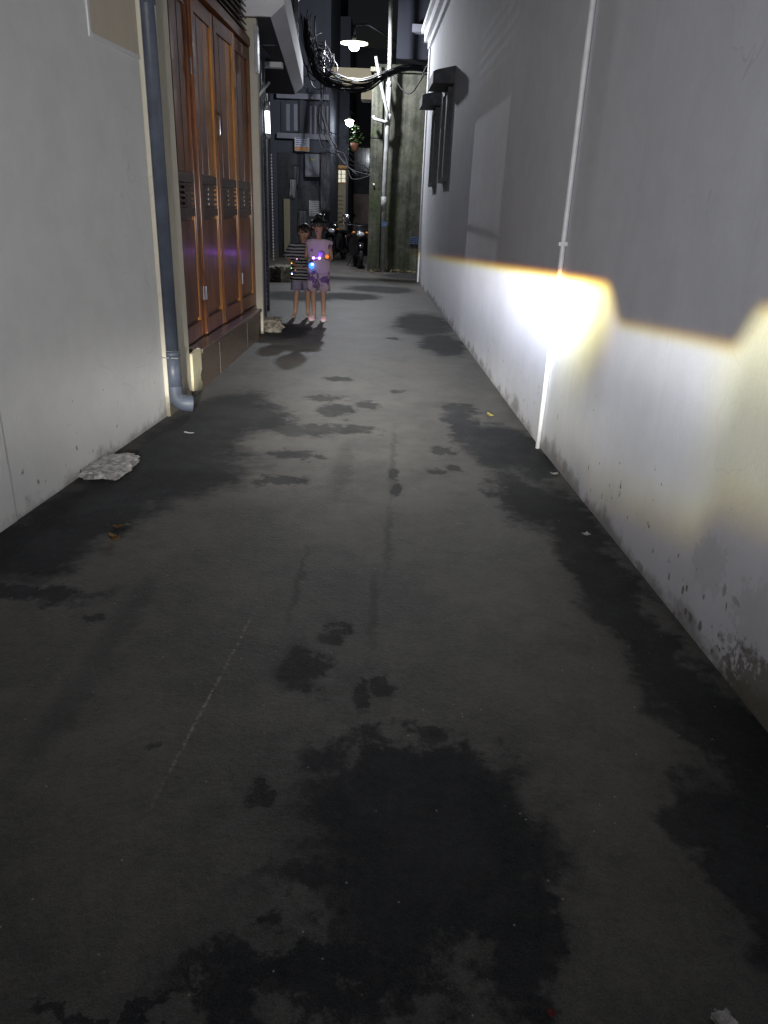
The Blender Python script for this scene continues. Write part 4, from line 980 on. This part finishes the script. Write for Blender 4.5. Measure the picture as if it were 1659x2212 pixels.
for p, m_ in (((-.068, -.01, -.085), 'led_blue'), ((-.074, -.01, -.03), 'led_green'), ((-.07, -.01, .03), 'led_yellow'), ((.0, -.02, .085), 'led_pink'), ((-.02, -.02, -.05), 'led_orange'), ((-.068, -.012, -.10), 'led_white')):
    bm = bmesh.new(); sphere(bm, p, .008, 8, 6); obj('bulb', bm, m_, t, True)

# ------------------------------------------------------------------ ground objects
def lump(name, label, cat, c, size, m_, rz, seed, flat=.0):
    rg = random.Random(seed); bm = bmesh.new(); bmesh.ops.create_cube(bm, size=1)
    bmesh.ops.subdivide_edges(bm, edges=bm.edges[:], cuts=13, use_grid_fill=True)
    from mathutils import noise
    for v in bm.verts:
        d = v.co.copy(); r = d.length; v.co = d.lerp(d.normalized() * .56, .28)
        v.co += d.normalized() * (noise.noise(d * 3.1 + Vector((seed, 0, 0))) * .15 + noise.noise(d * 8 + Vector((seed, 3, 0))) * .10 + noise.noise(d * 19 + Vector((seed, 3, 5))) * .05)
        v.co.x *= size[0]; v.co.y *= size[1]; v.co.z = (v.co.z + .42) * size[2]
        if v.co.z < 0: v.co.z *= .1
    o = obj(name, bm, m_, None, False, c); o.rotation_euler = (0, 0, rz); return tag(o, label, cat)
p = gnd(240, 1015); lump('concrete_block', 'rough whitish concrete lump at the foot of the white wall', 'concrete', (p.x, p.y, 0), (.20, .34, .045), 'concrete', R_(-4), 1)
p = gnd(582, 714); lump('stone_block', 'low dusty stone lying at the foot of the cream pilaster', 'stone', (p.x, p.y, 0), (.28, .30, .16), 'stone', R_(10), 2)
p = gnd(600, 606); lump('rubble_slab', 'pale broken slab lying before the shuttered doorway', 'rubble', (p.x + .06, p.y, 0), (.55, .5, .30), 'stone', R_(20), 3)
p = gnd(1562, 2209); lump('pebble', 'small pale pebble on the dark asphalt below the grimy wall', 'pebble', (p.x, p.y, 0), (.035, .03, .015), 'concrete', R_(20), 5)
def scrap(name, label, cat, px, py, sx, sy, m_, rz, curl, seed):
    p = gnd(px, py); rg = random.Random(seed); bm = bmesh.new(); n = 6
    g_ = [[bm.verts.new((sx * (i / n - .5) * (1 - .75 * (abs(j / n - .5) * 2) ** 2 if cat == 'leaf' else 1 + rg.uniform(-.08, .08)), sy * (j / n - .5), curl * ((i / n - .5) ** 2 * 4 + .6 * (j / n - .5) ** 2 * 4) + rg.uniform(0, curl * .25))) for i in range(n + 1)] for j in range(n + 1)]
    for j in range(n):
        for i in range(n): bm.faces.new((g_[j][i], g_[j][i + 1], g_[j + 1][i + 1], g_[j + 1][i]))
    bmesh.ops.solidify(bm, geom=bm.faces[:], thickness=.0015)
    o = obj(name, bm, m_, None, True, (p.x, p.y, .004)); o.rotation_euler = (0, 0, rz); return tag(o, label, cat)
scrap('dry_leaf', 'yellow dry leaf on the asphalt near the white pipe', 'leaf', 1058, 900, .035, .065, 'dry_leaf', .7, .014, 1)
scrap('curled_leaf', 'curled brown leaf on the dark stain below the concrete lump', 'leaf', 247, 1170, .03, .06, 'brown_leaf', 1.2, .02, 2)
scrap('paper_scrap', 'larger of two pale scraps lying above the curled brown leaf', 'litter', 256, 1140, .045, .03, 'brown_leaf', .3, .006, 3)
scrap('paper_scrap', 'smaller of two pale scraps lying above the curled brown leaf', 'litter', 275, 1137, .03, .03, 'stone', .9, .006, 4)
scrap('paper_scrap', 'white scrap lying on the wet asphalt beside the right wall', 'litter', 1265, 1157, .035, .03, 'paper', .4, .006, 5)
scrap('paper_scrap', 'white scrap on the asphalt just past the foot of the white pipe', 'litter', 1197, 1026, .045, .035, 'paper', .1, .006, 6)
scrap('paper_scrap', 'thin pale scrap on the wet patch before the drainpipe', 'litter', 408, 937, .07, .02, 'paper', -.2, .004, 7)
scrap('plastic_scrap', 'dull red plastic scrap on the dark asphalt beside the wet patch', 'litter', 1190, 2194, .014, .014, 'red_plastic', .5, .004, 8)
